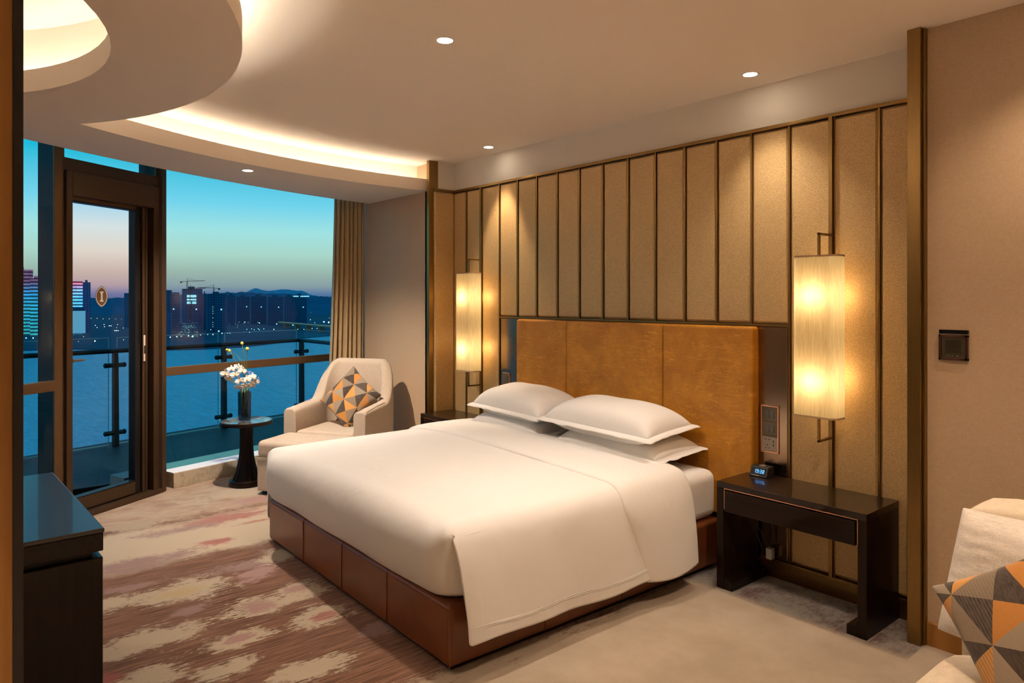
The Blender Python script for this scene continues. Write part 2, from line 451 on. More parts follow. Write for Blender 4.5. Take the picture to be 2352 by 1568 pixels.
def arc(cx, cy, r, a0, a1, n):
    return [(cx+r*math.cos(a0+(a1-a0)*i/n), cy+r*math.sin(a0+(a1-a0)*i/n)) for i in range(n+1)]
HC = (-3.192, -.686); HR = 1.244; RC = (-3.264, -.878); RR = 1.891; BC = (-.93, 3.077); BR = 4.22
def ang(c, p): return math.atan2(p[1]-c[1], p[0]-c[0])
cusp = (-4.383, .645)
a_start = math.pi - math.asin((YP-BC[1])/BR)
a_cusp = ang(BC, cusp) % (2*PI)
def band_arc(r, n=60, extra=0.0): return arc(BC[0], BC[1], r, math.pi - math.asin((YP-BC[1])/r), a_cusp+extra, n)
def ring_arc(r, n=90, extra=0.0): return arc(RC[0], RC[1], r, ang(RC, cusp)+extra, -1.05, n)
def outer_arc(n=40):
    c = (1.548, 4.895); r = 7.906
    p0 = (-6.204, YP); p1 = (-4.90, .3)
    return arc(c[0], c[1], r, ang(c, p1) % (2*PI), ang(c, p0) % (2*PI), n)

def fill_poly(bm, loops, z):
    es = []
    for lp in loops:
        vs = [bm.verts.new((x, y, z)) for x, y in lp]
        es += [bm.edges.new((vs[i], vs[(i+1) % len(vs)])) for i in range(len(vs))]
    r = bmesh.ops.triangle_fill(bm, use_beauty=True, use_dissolve=False, edges=es)
ceil_root = struct_root('ceiling', (0,0,ZC))
# main ceiling sheet (with a hole over the ring's dome)
bm = new_bm()
fill_poly(bm, [[(-4.85,-2.6),(2.0,-2.6),(2.0,3.6),(-6.82,3.6),(-6.20,1.50),(-6.0,1.38),(-5.20,.18),(-4.85,-.35)], arc(HC[0],HC[1],HR+.17,0,2*PI*71/72,71)], ZC)
obj('ceiling_field', bm, M['ceil'], ceil_root)
bm = new_bm(); lathe(bm, [(HR+.17, 2.80), (.01, 2.80)], HC[0], HC[1], 72, caps=False)
lathe(bm, [(HR+.17, ZS+.02), (HR+.17, 2.80)], HC[0], HC[1], 72, caps=False)
obj('dome', bm, M['ceil'], ceil_root)
# dropped soffit
ring_end = ring_arc(RR)[-1]
loop = band_arc(BR)[:-1] + ring_arc(RR) + [(ring_end[0], -2.6), (-4.85, -2.6), (-4.85, .26)] + outer_arc()
bm = new_bm()
fill_poly(bm, [loop, arc(HC[0],HC[1],HR,0,2*PI*71/72,71)], ZS)
for f in bm.faces:
    f.normal_update()
    if f.normal.z > 0: f.normal_flip()
s = obj('soffit', bm, M['ceil'], ceil_root)
def wallstrip(bm, path, z0, z1, th=0, c=None):
    rows = [[Vector((x, y, z0)) for x, y in path], [Vector((x, y, z1)) for x, y in path]]
    quadstrip(bm, rows)
def lipstrip(path_a, path_b, z0, z1, name):
    bm = new_bm()
    rows = []
    for (xa, ya), (xb, yb) in zip(path_a, path_b):
        rows.append([Vector((xa,ya,z0)), Vector((xa,ya,z1)), Vector((xb,yb,z1)), Vector((xb,yb,z0+.004))])
    quadstrip(bm, rows)
    return obj(name, bm, M['ceil'], ceil_root)
lipstrip(band_arc(BR), band_arc(BR+.018), ZS, ZL, 'fascia')
lipstrip(ring_arc(RR), ring_arc(RR-.018), ZS, ZL, 'fascia')
lipstrip(arc(HC[0],HC[1],HR,0,2*PI,72), arc(HC[0],HC[1],HR+.018,0,2*PI,72), ZS, ZL, 'fascia')
bm = new_bm(); wallstrip(bm, band_arc(BR+.19, extra=.0), ZS+.01, ZC); obj('cove_wall', bm, M['ceil'], ceil_root)
bm = new_bm(); wallstrip(bm, ring_arc(RR-.19, extra=.0), ZS+.01, ZC); obj('cove_wall', bm, M['ceil'], ceil_root)
# outer edge of the soffit
bm = new_bm(); wallstrip(bm, outer_arc(), ZS, ZC); obj('curtain_pocket_edge', bm, M['ceil'], ceil_root)
# trough floors, just above the soffit
# LED strips
def led(path, lab, m='led'):
    bm = new_bm()
    rows = [[Vector((x,y,2.495)), Vector((x,y,2.507))] for x, y in path]
    rows2 = []
    for i,(x,y) in enumerate(path):
        x2,y2 = path[min(i+1,len(path)-1)]; x1,y1 = path[max(i-1,0)]
        tx,ty = x2-x1,y2-y1; L = math.hypot(tx,ty); nx,ny = -ty/L*.006, tx/L*.006
        rows2.append([Vector((x-nx,y-ny,2.500)), Vector((x+nx,y+ny,2.500)), Vector((x+nx,y+ny,2.507)), Vector((x-nx,y-ny,2.507))])
    quadstrip(bm, rows2, closed_u=True)
    o = obj('led_strip', bm, M[m]); tag(o, lab, 'light strip'); return o
led(band_arc(BR+.11, 60, .02), 'warm white strip light hidden in the long curved cove along the window')
led(ring_arc(RR-.11, 90, -.05), 'warm white strip light hidden above the outer edge of the round soffit', 'led_ring')
led(arc(HC[0],HC[1],HR+.10,0,2*PI,72), 'warm white strip light inside the round hole of the soffit', 'led_dome')

# walls
w = struct_root('wall_headboard', (-3.15, YW, 0))
bm = new_bm(); box(bm, -5.2, YW, 0, -1.1, YW+.15, 2.44); obj('backing', bm, M['darkbronze'], w)
bm = new_bm(); box(bm, -5.2, YW-.0, 2.44, -1.1, YW+.15, ZC+.1); obj('upper_band', bm, M['white_wall'], w)
B = [-5.03, -4.833, -4.617, -4.390, -4.164, -3.938, -3.712, -3.487, -3.261, -3.035, -2.809, -2.584, -2.358, -2.132, -1.906, -1.702, -1.472, -1.262]
# uniform spacing between battens 4..14
for i in range(3, 15): B[i] = -4.385 + (i-3)*(4.385-1.931)/11
B[15] = -1.702
def upanel(x0, x1, z0, z1, y=YW, parent=w, flip=False):
    """upholstered panel with bevelled padded edge, facing -Y"""
    g = .006; d = .016; e = .012
    bm = new_bm()
    a = [(x0+g,y,z0+g),(x1-g,y,z0+g),(x1-g,y,z1-g),(x0+g,y,z1-g)]
    b = [(x0+g,y-.006,z0+g),(x1-g,y-.006,z0+g),(x1-g,y-.006,z1-g),(x0+g,y-.006,z1-g)]
    c = [(x0+g+e,y-d,z0+g+e),(x1-g-e,y-d,z0+g+e),(x1-g-e,y-d,z1-g-e),(x0+g+e,y-d,z1-g-e)]
    gg = quadstrip(bm, [[Vector(p) for p in r] for r in (a,b,c)], closed_u=True)
    bm.faces.new(gg[-1])
    o = obj('upholstered_panel', bm, M['panel'], parent); return o
def batten(x, z0, z1, wd=.0055, dep=.02, y=YW):
    bm = new_bm(); box(bm, x-wd, y-dep, z0, x+wd, y, z1); return obj('batten', bm, M['bronze'], w, bevel=.0015)
ZTOP = 2.425
for i in range(len(B)-1):
    x0, x1 = B[i], B[i+1]
    inner = 3 <= i <= 13
    z0 = 1.365 if inner else .10
    upanel(x0, x1, z0, ZTOP)
for i, x in enumerate(B[1:-1], 1):
    if i in (2, 15): batten(x, .1, ZTOP, .010, .034); batten(x+.014, .1, ZTOP, .004, .02)
    else: batten(x, .1 if (i <= 3 or i >= 14) else 1.36, ZTOP)
batten(-5.024, .1, ZTOP, .006, .012)
bm = new_bm(); box(bm, -5.03, YW-.026, 2.422, -1.26, YW+.01, 2.436); box(bm, -5.03, YW-.014, 2.436, -1.26, YW+.01, 2.446); obj('top_rail', bm, M['bronze'], w, bevel=.002)
bm = new_bm(); box(bm, -4.385, YW-.022, 1.355, -1.931, YW+.01, 1.367); obj('middle_rail', bm, M['bronze'], w, bevel=.002)
bm = new_bm(); box(bm, -5.03, YW-.02, 0, -1.26, YW+.01, .085); box(bm, -5.03, YW-.03, .085, -1.26, YW+.01, .10); obj('skirting', bm, M['bronze'], w, bevel=.002)
# metal switch panels each side of the headboard
for x0, x1 in ((B[3], B[4]), (B[13], B[14])):
    bm = new_bm(); box(bm, x0+.012, YW-.012, .10, x1-.012, YW, 1.352); obj('metal_panel', bm, M['switchmetal'], w, bevel=.003)
# left return of the niche
w2 = struct_root('wall_niche_left', (-5.03, 3.45, 0))
bm = new_bm(); box(bm, -5.2, YP, 0, -5.03, YW+.1, 2.44); obj('backing', bm, M['darkbronze'], w2)
bm = new_bm(); box(bm, -5.2, YP+.022, 2.44, -5.031, YW+.1, ZC+.1); obj('upper_band', bm, M['white_wall'], w2)
bm = new_bm()
y0, y1 = 3.335, 3.54
r = [[Vector(p) for p in q] for q in (
    [(-5.03,y0,.11),(-5.03,y1,.11),(-5.03,y1,2.42),(-5.03,y0,2.42)],
    [(-5.022,y0,.11),(-5.022,y1,.11),(-5.022,y1,2.42),(-5.022,y0,2.42)],
    [(-5.012,y0+.014,.124),(-5.012,y1-.014,.124),(-5.012,y1-.014,2.406),(-5.012,y0+.014,2.406)])]
g = quadstrip(bm, r, closed_u=True); bm.faces.new(g[-1]); obj('upholstered_panel', bm, M['panel'], w2)
bm = new_bm(); box(bm, -5.03, 3.335, 2.42, -5.016, 3.55, 2.446); obj('top_rail', bm, M['bronze'], w2)
# armchair wall and thermostat wall
bm = new_bm(); box(bm, -6.72, YP, -.1, -5.06, YP+.2, ZC+.1); struct(obj('wall_left', bm, M['wallcloth2']))
bm = new_bm(); box(bm, -1.197, YP, .1, 2.0, YP+.2, ZC+.1); struct(obj('wall_right', bm, M['wallcloth']))
bm = new_bm(); box(bm, -1.197, YP-.012, 0, 2.0, YP+.2, .10); struct(obj('baseboard_right', bm, M['wood_orange'], bevel=.002))
bm = new_bm(); box(bm, -1.262, 3.31, 0, -1.207, YW+.15, ZC); box(bm, -1.207, 3.335, 0, -1.197, 3.5, ZC); struct(obj('trim_1', bm, M['bronze'], bevel=.002))
bm = new_bm(); box(bm, -5.07, 3.29, 0, -5.03, YP+.02, ZC); struct(obj('trim_2', bm, M['bronze'], bevel=.002))
# unseen sides that close the room for the light
bm = new_bm(); box(bm, 1.8, -3, 0, 2.0, 3.6, ZC+.1); struct(obj('wall_far_right', bm, M['white_wall']))
bm = new_bm(); box(bm, -5.05, -2.8, 0, -4.86, .1, ZC+.1); struct(obj('wall_side_left', bm, M['white_wall']))
bm = new_bm(); box(bm, -5.05, -2.8, 0, 2.0, -2.6, ZC+.1); struct(obj('wall_behind', bm, M['white_wall']))
# near partition at the left edge of the picture
w3 = struct_root('wall_near_left', (-2.0, -.5, 0))
bm = new_bm(); box(bm, -2.08, -1.6, 0, -1.90, .152, ZC); obj('partition', bm, M['wood_orange'], w3)
bm = new_bm(); box(bm, -2.085, .152, 0, -1.895, .172, ZC); obj('edge_strip', bm, M['framedark'], w3, bevel=.002)
# roof slab
bm = new_bm(); prism(bm, [(-4.95,-3),(2.2,-3),(2.2,3.8),(-6.85,3.8),(-6.20,1.50),(-6.0,1.38),(-5.25,.20),(-4.95,-.35)], 2.86, 3.0); struct(obj('ceiling_slab', bm, M['ceil']))

# ------------------------------------------------------------------ facade
e1 = Vector((.5353, -.8447, 0)); P0 = Vector((-5.968, 1.405, 0)); n1 = Vector((-.8447, -.5353, 0))   # along, origin, outward
def FA(s, o, z): return P0 + e1*s + n1*o + Vector((0,0,z))
MA = Matrix((( e1.x, n1.x, 0, P0.x), (e1.y, n1.y, 0, P0.y), (0,0,1,0), (0,0,0,1)))
d2 = Vector((-.282, .959, 0)).normalized(); n2 = Vector((-d2.y, d2.x, 0)); 
if n2.x > 0: n2 = -n2
Q0 = Vector((-6.178, 1.485, 0))
MB_ = Matrix(((d2.x, n2.x, 0, Q0.x), (d2.y, n2.y, 0, Q0.y), (0,0,1,0), (0,0,0,1)))
# balcony door: outer frame, leaf, glass
dr = struct_root('door_1', P0)
bm = new_bm(); box(bm, .755, -.02, 0, .80, .10, 2.37, MA); box(bm, -.0, -.01, 0, .052, .16, 2.37, MA); box(bm, .052, -.02, 2.205, .755, .10, 2.37, MA)
obj('door_frame', bm, M['framebrown'], dr, bevel=.003)
bm = new_bm(); box(bm, -.03, -.03, 0, .86, .12, .035, MA); obj('threshold', bm, M['framebrown'], dr, bevel=.006)
bm = new_bm(); box(bm, .098, .03, .035, .122, .10, 2.21, MA); box(bm, .068, .035, .035, .088, .10, 2.21, MA); obj('jamb_rail', bm, M['framebrown'], dr, bevel=.002)
bm = new_bm(); box(bm, .052, .05, .035, .135, .10, 2.21, MA); obj('jamb_channel', bm, M['framedark'], dr, bevel=.002)
bm = new_bm()
box(bm, .718, .035, .04, .755, .10, 2.22, MA); box(bm, .140, .035, .04, .185, .10, 2.22, MA)
box(bm, .185, .035, 2.170, .718, .10, 2.22, MA); box(bm, .185, .035, .04, .718, .10, .140, MA)
leaf = obj('door_leaf', bm, M['framedark'], dr, bevel=.003)
bm = new_bm(); box(bm, .19, .028, .045, .715, .036, .130, MA); obj('kick_rail', bm, M['framebrown'], leaf, local=False, bevel=.002)
bm = new_bm(); box(bm, .19, .028, 2.18, .715, .036, 2.21, MA); obj('top_rail', bm, M['framebrown'], leaf, local=False, bevel=.002)
bm = new_bm(); box(bm, .185, .06, .140, .718, .068, 2.170, MA); obj('pane', bm, M['doorglass'], dr)
bm = new_bm(); box(bm, .645, .0, 1.078, .738, .014, 1.092, MA); box(bm, .728, .0, 1.07, .742, .05, 1.10, MA); obj('handle', bm, M['transom'], dr, bevel=.004)
bm = new_bm(); box(bm, .101, .022, 1.03, .119, .031, 1.23, MA)
lat = obj('latch_plate', bm, simple('latch_metal', (.62,.48,.37), .4, .2), dr, bevel=.002); lat['label'] = 'pale metal latch plate'
bm = new_bm(); box(bm, .105, .018, 1.09, .115, .023, 1.15, MA); obj('latch_slot', bm, M['framedark'], lat)
bm = new_bm(); box(bm, .142, .030, 1.17, .150, .035, 1.48, MA); obj('lock_bar', bm, M['blackmetal'], dr)
# emblem on the glass: pointed oval with a serif I
def emblem_pts(hw, hh, n=24):
    pts = []
    R = (hw*hw+hh*hh)/(2*hw)
    for sgn in (1, -1):
        for i in range(n):
            y = hh - 2*hh*i/n
            if sgn < 0: y = -y
            x = (math.sqrt(max(0,R*R-y*y)) - (R-hw))*sgn
            pts.append((x, y))
    return pts
def plate(bm, pts, s0, z0, o0, o1):
    lo = [MA @ Vector((s0-p[0], o0, z0+p[1])) for p in pts]; hi = [MA @ Vector((s0-p[0], o1, z0+p[1])) for p in pts]
    a = [bm.verts.new(v) for v in lo]; b = [bm.verts.new(v) for v in hi]; n = len(a)
    bm.faces.new(a); bm.faces.new(list(reversed(b)))
    for i in range(n): bm.faces.new((a[i], b[i], b[(i+1)%n], a[(i+1)%n]))
SZ = (.458, 1.522)
bm = new_bm(); plate(bm, emblem_pts(.052,.077), *SZ, .0595, .0598); em = obj('emblem', bm, simple('emblem_rim_brown', (.05,.02,.012), .5), dr)
em['label'] = 'pointed oval emblem with a white letter I'
bm = new_bm(); plate(bm, emblem_pts(.049,.073), *SZ, .0590, .0594); obj('emblem_rim', bm, simple('emblem_white', (.62,.60,.60), .5), em)
bm = new_bm(); plate(bm, emblem_pts(.043,.066), *SZ, .0585, .0589); obj('emblem_field', bm, simple('emblem_brown', (.14,.06,.015), .5), em)
Ipts = [(-.017,.036),(.017,.036),(.016,.031),(.009,.027),(.0065,.018),(.0065,-.018),(.009,-.027),(.016,-.031),(.017,-.036),(-.017,-.036),(-.016,-.031),(-.009,-.027),(-.0065,-.018),(-.0065,.018),(-.009,.027),(-.016,.031)]
bm = new_bm(); plate(bm, Ipts, *SZ, .0580, .0584); obj('emblem_letter', bm, bpy.data.materials['emblem_white'], em)
# transom over the door
tw = struct_root('window_3', FA(.4,0,2.4))
bm = new_bm(); box(bm, .0, .0, 2.37, .82, .12, 2.455, MA); box(bm, .0, .0, 2.455, .02, .12, ZC, MA); obj('window_frame', bm, M['framebrown'], tw, bevel=.002)
bm = new_bm(); box(bm, .02, .012, 2.455, .80, .018, ZC, MA); obj('pane', bm, M['winglass'], tw)
bm = new_bm(); box(bm, .0, .02, 2.40, .02, .17, ZC, MA); obj('exterior_post', bm, M['extmullion'], tw)
# left window
lw = struct_root('window_1', FA(1.3,0,0))
bm = new_bm(); box(bm, .80, .0, 0, .874, .016, ZC, MA); box(bm, .874, .0, 0, 1.55, .13, .10, MA)
obj('window_frame', bm, M['transom'], lw, bevel=.003)
bm = new_bm(); box(bm, .80, .018, 0, .872, .148, ZC, MA); obj('exterior_post', bm, M['extmullion'], lw)
bm = new_bm(); box(bm, .874, .010, .10, 1.55, .016, ZC, MA); obj('pane', bm, M['winglass'], lw)
bm = new_bm(); box(bm, .90, -.06, .905, 1.55, .008, .972, MA); obj('transom_rail', bm, M['transom'], lw, bevel=.003)
# right (big) window
rw = struct_root('window_2', Q0)
bm = new_bm(); box(bm, -.005, -.2, 0, .0, .0, .02, MB_)
bm.free()
bm = new_bm()
prism(bm, [(-5.968,1.405),(-5.95,1.43),(-5.985,1.468),(-6.18,1.50),(-6.30,1.49),(-6.10,1.335)], 0, ZC)
obj('corner_mullion', bm, M['framebrown'], rw, bevel=.002)
bm = new_bm(); box(bm, 0, 0, .1225, 2.3, .008, ZC, MB_); obj('pane', bm, M['winglass'], rw)
bm = new_bm(); box(bm, .0, -.05, .885, 2.3, -.002, .955, MB_); obj('transom_rail', bm, M['transom'], rw, bevel=.003)
bm = new_bm(); box(bm, 0, -.165, 0, 2.3, .0, .119, MB_); ws = obj('window_sill', bm, M['marble'], rw, bevel=.003)
bm = new_bm(); box(bm, 0, -.163, .119, 2.3, .0, .1235, MB_); obj('sill_top', bm, simple('white_sill_cap', (.86,.84,.84), .5), ws, bevel=.001)
bm = new_bm(); box(bm, -.3, .01, -.1, 2.3, .22, .12, MB_); struct(obj('trim_3', bm, M['kerb']))

# balcony
bm = new_bm()
prism(bm, [(-6.05,-2.5),(-5.2,-.5),(-5.95,1.0),(-6.0,1.40),(-6.2,1.52),(-6.9,4.0),(-9.2,4.1),(-7.2,-2.5)], -.2, 0)
struct(obj('floor_balcony', bm, M['deck']))
rl = thing('balcony_railing', 'dark metal balcony railing with glass panels and round clamps above the river', 'railing', (-8.16,1.506,0))
r1 = Vector((-8.16,1.506,0)); r2 = Vector((-8.49,2.69,0)); rd = (r2-r1).normalized(); rn = Vector((rd.y,-rd.x,0))   # inward normal
if rn.x < 0: rn = -rn
posts = [r1 - rd*1.23*k for k in (3,2,1)] + [r1, r2, Vector((-8.79,3.765,0))]
corner = posts[-1]; endp = Vector((-6.7, 3.80, 0))
hp = [p + Vector((0,0,.975)) for p in (posts[0], posts[-1])]
bm = new_bm(); tube(bm, [hp[0], hp[1]], .024, 12); tube(bm, [hp[1], endp+Vector((0,0,.975))], .024, 12); bake_smooth(obj('handrail', bm, M['blackmetal'], rl))
out = -rn
for i, p in enumerate(posts):
    bm = new_bm()
    Mp = Matrix(((rd.x, rn.x, 0, p.x), (rd.y, rn.y, 0, p.y), (0,0,1,0), (0,0,0,1)))
    # tapered flat post with curved head
    pts = [(-.018,.0),(-.018,.96),(.018,.96),(.022,.90),(.026,.5),(.030,.0)]
    lo = [Mp @ Vector((q[0], -.012, q[1])) for q in pts]; hi = [Mp @ Vector((q[0], .05, q[1])) for q in pts]
    A = [bm.verts.new(v) for v in lo]; Bv = [bm.verts.new(v) for v in hi]; n = len(A)
    bm.faces.new(A); bm.faces.new(list(reversed(Bv)))
    for k in range(n): bm.faces.new((A[k], Bv[k], Bv[(k+1)%n], A[(k+1)%n]))
    po = obj('post', bm, M['blackmetal'], rl, bevel=.004)
    for z in (.14, .83):
        bm = new_bm()
        ax = rd if i < len(posts)-1 else rd
        c = p + rn*.02 + Vector((0,0,z))
        prof = [-.115,-.10,-.085,-.08,-.07,-.03,0,.03,.07,.08,.085,.10,.115]
        rad = [.006,.026,.026,.018,.024,.022,.030,.022,.024,.018,.026,.026,.006]
        tube(bm, [c + ax*q for q in prof], rad, 14)
        bake_smooth(obj('clamp', bm, M['blackmetal'], po), 50)
for i in range(len(posts)-1):
    a_, b_ = posts[i] + rd*.045, posts[i+1] - rd*.045
    a_ = a_ - rn*.03; b_ = b_ - rn*.03
    bm = new_bm(); L = (b_-a_).length
    Mp = Matrix(((rd.x, rn.x, 0, a_.x), (rd.y, rn.y, 0, a_.y), (0,0,1,0), (0,0,0,1)))
    box(bm, 0, 0, .02, L, .010, 1.11, Mp); gp_ = obj('glass_panel', bm, M['railglass'], rl)
    bm = new_bm(); box(bm, 0, -.001, 1.105, L, .011, 1.112, Mp); box(bm, 0, -.001, .012, L, .011, .022, Mp); box(bm, -.004, -.001, .012, .0, .011, 1.112, Mp); box(bm, L, -.001, .012, L+.004, .011, 1.112, Mp); obj('polished_edge', bm, M['glassedge'], gp_)
ed = (endp-corner).normalized(); en = Vector((-ed.y, ed.x, 0))
Mp = Matrix(((ed.x, en.x, 0, corner.x), (ed.y, en.y, 0, corner.y), (0,0,1,0), (0,0,0,1)))
bm = new_bm(); box(bm, .05, .03, .02, 1.0, .04, 1.11, Mp); obj('glass_panel', bm, M['railglass'], rl)
bm = new_bm(); box(bm, 1.1, .03, .02, 2.0, .04, 1.11, Mp); obj('glass_panel', bm, M['railglass'], rl)

# ------------------------------------------------------------------ river and city
t = NT('river_water'); co = t.co()
nA = t.noise(t.mapping(co, (1,2.2,1), (0,0,.5)), .11, 5, .62, .4); nB = t.noise(t.mapping(co,(1,1.8,1),(0,0,-.3)), .6, 4, .6)
wc = t.noise(t.mapping(co, (.10,.55,1), (0,0,math.radians(-50))), .9, 6, .72, .3)
t.base(t.mix(t.ramp(wc, [(.36,(0,0,0)), (.66,(1,1,1))]), (.03,.33,.47), (.09,.52,.68)), .35, 0, .5); t.p.inputs['IOR'].default_value = 1.5
t.bump(t.math('ADD', t.math('MULTIPLY', nA, 1.), t.math('MULTIPLY', nB, .35)), 1.0, 1.6); M['water'] = t.m
bm = new_bm(); box(bm, -9000, -6000, -50, -14, 9000, -45); struct(obj('trim_4', bm, M['water'])).name = 'river'
def city_mat(name, c, n1=.05):  # bluish distance haze is put into the base colour
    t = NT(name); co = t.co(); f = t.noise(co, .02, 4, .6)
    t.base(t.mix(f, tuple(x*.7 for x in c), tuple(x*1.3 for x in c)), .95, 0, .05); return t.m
def PD(px, depth):   # ground point seen in column px at a given depth from the viewpoint
    u = (px-1176)/1620.; return (Fv + Rv*u)*depth
ZB = -44
# far bank land: shoreline runs from near (left) to far (right)
M['land'] = city_mat('far_bank_haze_blue', (.02,.10,.15))
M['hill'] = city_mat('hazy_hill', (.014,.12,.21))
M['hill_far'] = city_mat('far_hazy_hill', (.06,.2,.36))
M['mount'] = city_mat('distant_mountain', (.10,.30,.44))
sh = [(-400,520),(-100,600),(48,640),(160,660),(330,640),(460,655),(560,690),(650,760),(700,850),(760,900),(850,960),(1200,1500)]
bm = new_bm()
pts = [PD(p,d) for p,d in sh]; back = [PD(p,d) for p,d in reversed([(-400,5200),(300,5200),(1200,5200)])]
ring_ = [(v.x,v.y) for v in pts+back]
prism(bm, ring_, ZB-4, ZB); struct(obj('far_bank', bm, M['land']))
def ridge(name, d, pxs, ys, mat, jag, depth=400, seedv=0):
    """a hill: tree-topped profile with depth"""
    bm = new_bm(); rows = []
    n = 260
    top = []
    for i in range(n+1):
        q = i/n; px = pxs[0] + (pxs[-1]-pxs[0])*q
        for k in range(len(pxs)-1):
            if pxs[k] <= px <= pxs[k+1]:
                w_ = (px-pxs[k])/(pxs[k+1]-pxs[k]); w_ = w_*w_*(3-2*w_); y = ys[k]*(1-w_)+ys[k+1]*w_
        z = 1.5 + (688-y)/1620.*d
        z += jag*(noise.noise(Vector((px*.35, seedv, 0)))+.6*noise.noise(Vector((px*1.2, seedv, 3))))
        top.append((px, z))
    rows = []
    for dd, kz in ((-depth*.5,-1),(-depth*.25,.45),(-depth*.08,.9),(0,1),(depth*.5,-1)):
        rows.append([Vector((*(PD(px, d+dd)).xy, ZB if kz < 0 else ZB+(z-ZB)*kz)) for px, z in top])
    quadstrip(bm, rows)
    return obj(name, bm, mat)
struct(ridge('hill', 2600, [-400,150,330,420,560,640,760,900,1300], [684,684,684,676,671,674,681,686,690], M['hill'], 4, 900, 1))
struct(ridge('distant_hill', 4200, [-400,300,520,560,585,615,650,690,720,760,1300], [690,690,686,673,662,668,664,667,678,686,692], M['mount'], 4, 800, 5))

def facade_mat(name, wall, litc, dens, floor_h=3.3, glow=1.2):
    """dusk tower facade: window grid, a few lit windows"""
    t = NT(name); co = t.co(); xyz = t.sep(co)
    h = t.math('ADD', xyz[0], xyz[1])
    cx = t.math('FLOOR', t.math('DIVIDE', h, 3.2)); cz = t.math('FLOOR', t.math('DIVIDE', xyz[2], floor_h))
    fz = t.math('FRACT', t.math('DIVIDE', xyz[2], floor_h)); fx = t.math('FRACT', t.math('DIVIDE', h, 3.2))
    win = t.math('MULTIPLY', t.math('GREATER_THAN', fz, .45), t.math('GREATER_THAN', fx, .4))
    wn = t.n.new('ShaderNodeTexWhiteNoise'); t.link(t.comb(cx, cz, 0), wn.inputs['Vector'])
    lit = t.math('MULTIPLY', win, t.math('LESS_THAN', wn.outputs['Value'], dens))
    col = t.mix(win, wall, tuple(x*.45 for x in wall)); t.base(col, .9, 0, .1)
    t.p.inputs['Emission Color'].default_value = (*litc, 1)
    t.inp(t.p.inputs['Emission Strength'], t.math('MULTIPLY', lit, glow)); return t.m
M['tower'] = facade_mat('dusk_tower_facade', (.012,.15,.27), (.5,.8,1), .004)  # tower wall colours carry the blue of distant haze
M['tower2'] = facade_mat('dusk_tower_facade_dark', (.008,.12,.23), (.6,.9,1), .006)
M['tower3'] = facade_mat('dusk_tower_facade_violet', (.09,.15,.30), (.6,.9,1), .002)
def led_mat(name, z_split, z0, z1, top, bot, ph=3.4, s=1.0):
    t = NT(name); co = t.co(); xyz = t.sep(co); z = xyz[2]
    fr = t.math('FRACT', t.math('DIVIDE', z, ph)); on = t.math('GREATER_THAN', fr, .5)
    nz = t.noise(t.mapping(co, (.5,.5,.12)), .6, 2, .5)
    g = t.math('DIVIDE', t.math('SUBTRACT', z, z0), z1-z0, clamp=True)
    col = t.ramp(g, [(0, bot[0]), (.35, bot[1]), (.55, bot[2]), (.72, top[0]), (1, top[1])])
    t.base((.01,.02,.04), .8); t.inp(t.p.inputs['Emission Color'], col)
    t.inp(t.p.inputs['Emission Strength'], t.math('MULTIPLY', t.math('ADD', on, .12), t.math('MULTIPLY', t.math('ADD', nz, .5), s))); return t.m
def tower(name, px0, px1, ytop, depth, label, mat=None, deep=None, group=None, ybot=None):
    c0 = PD(px0, depth); cm_ = PD((px0+px1)/2, 1).normalized(); nv = cm_
    wv = Vector((cm_.y, -cm_.x, 0)); r1_ = PD(px1, 1).normalized()
    W = c0.dot(nv)/r1_.dot(nv)*r1_.dot(wv) - c0.dot(wv)
    zt = 1.5+(688-ytop)/1620.*depth; D = deep or W*.8
    r = thing(name, label, 'building', (c0.x, c0.y, ZB), math.atan2(wv.y, wv.x), group)
    s_ = 1 if Vector((-wv.y, wv.x, 0)).dot(nv) > 0 else -1
    bm = new_bm(); box(bm, 0, 0 if s_ > 0 else -D, 0, W, D if s_ > 0 else 0, zt-ZB)
    b = obj('tower_block', bm, mat or M['tower'], r, local=True)
    bm = new_bm(); box(bm, W*.3, .3*D*s_ if s_>0 else -.7*D, zt-ZB, W*.62, .7*D if s_>0 else -.3*D, zt-ZB+3.2); obj('roof_block', bm, mat or M['tower'], r, local=True)
    return r, W, D, zt-ZB, s_
GROUP_T = None
# LED tower seen through the door, its base screen and dark neighbour
M['led1'] = led_mat('pink_blue_led_facade', 0, 30, 82, [(.75,.16,.30),(.85,.22,.36)], [(.08,.5,.9),(.1,.55,1.0),(.25,.5,.95)], 4.2, 1.1)
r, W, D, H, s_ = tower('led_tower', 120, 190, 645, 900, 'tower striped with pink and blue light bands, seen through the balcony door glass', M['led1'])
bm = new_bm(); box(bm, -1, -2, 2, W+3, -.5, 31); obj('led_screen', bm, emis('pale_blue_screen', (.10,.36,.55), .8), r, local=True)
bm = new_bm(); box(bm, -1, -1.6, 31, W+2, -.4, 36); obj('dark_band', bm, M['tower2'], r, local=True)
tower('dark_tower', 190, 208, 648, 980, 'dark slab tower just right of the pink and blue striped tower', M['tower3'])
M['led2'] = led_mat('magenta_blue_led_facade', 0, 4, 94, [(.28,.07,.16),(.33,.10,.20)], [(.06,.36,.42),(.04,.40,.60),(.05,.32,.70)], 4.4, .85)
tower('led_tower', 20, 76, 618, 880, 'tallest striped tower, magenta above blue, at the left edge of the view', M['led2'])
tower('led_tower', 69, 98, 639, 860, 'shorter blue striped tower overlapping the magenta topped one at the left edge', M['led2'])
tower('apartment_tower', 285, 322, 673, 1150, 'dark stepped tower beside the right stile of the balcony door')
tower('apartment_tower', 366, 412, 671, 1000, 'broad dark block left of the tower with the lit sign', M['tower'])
rs, W, D, H, s_ = tower('office_tower', 418, 465, 663, 980, 'office tower with three rows of lit white sign characters near its roof', M['tower'])
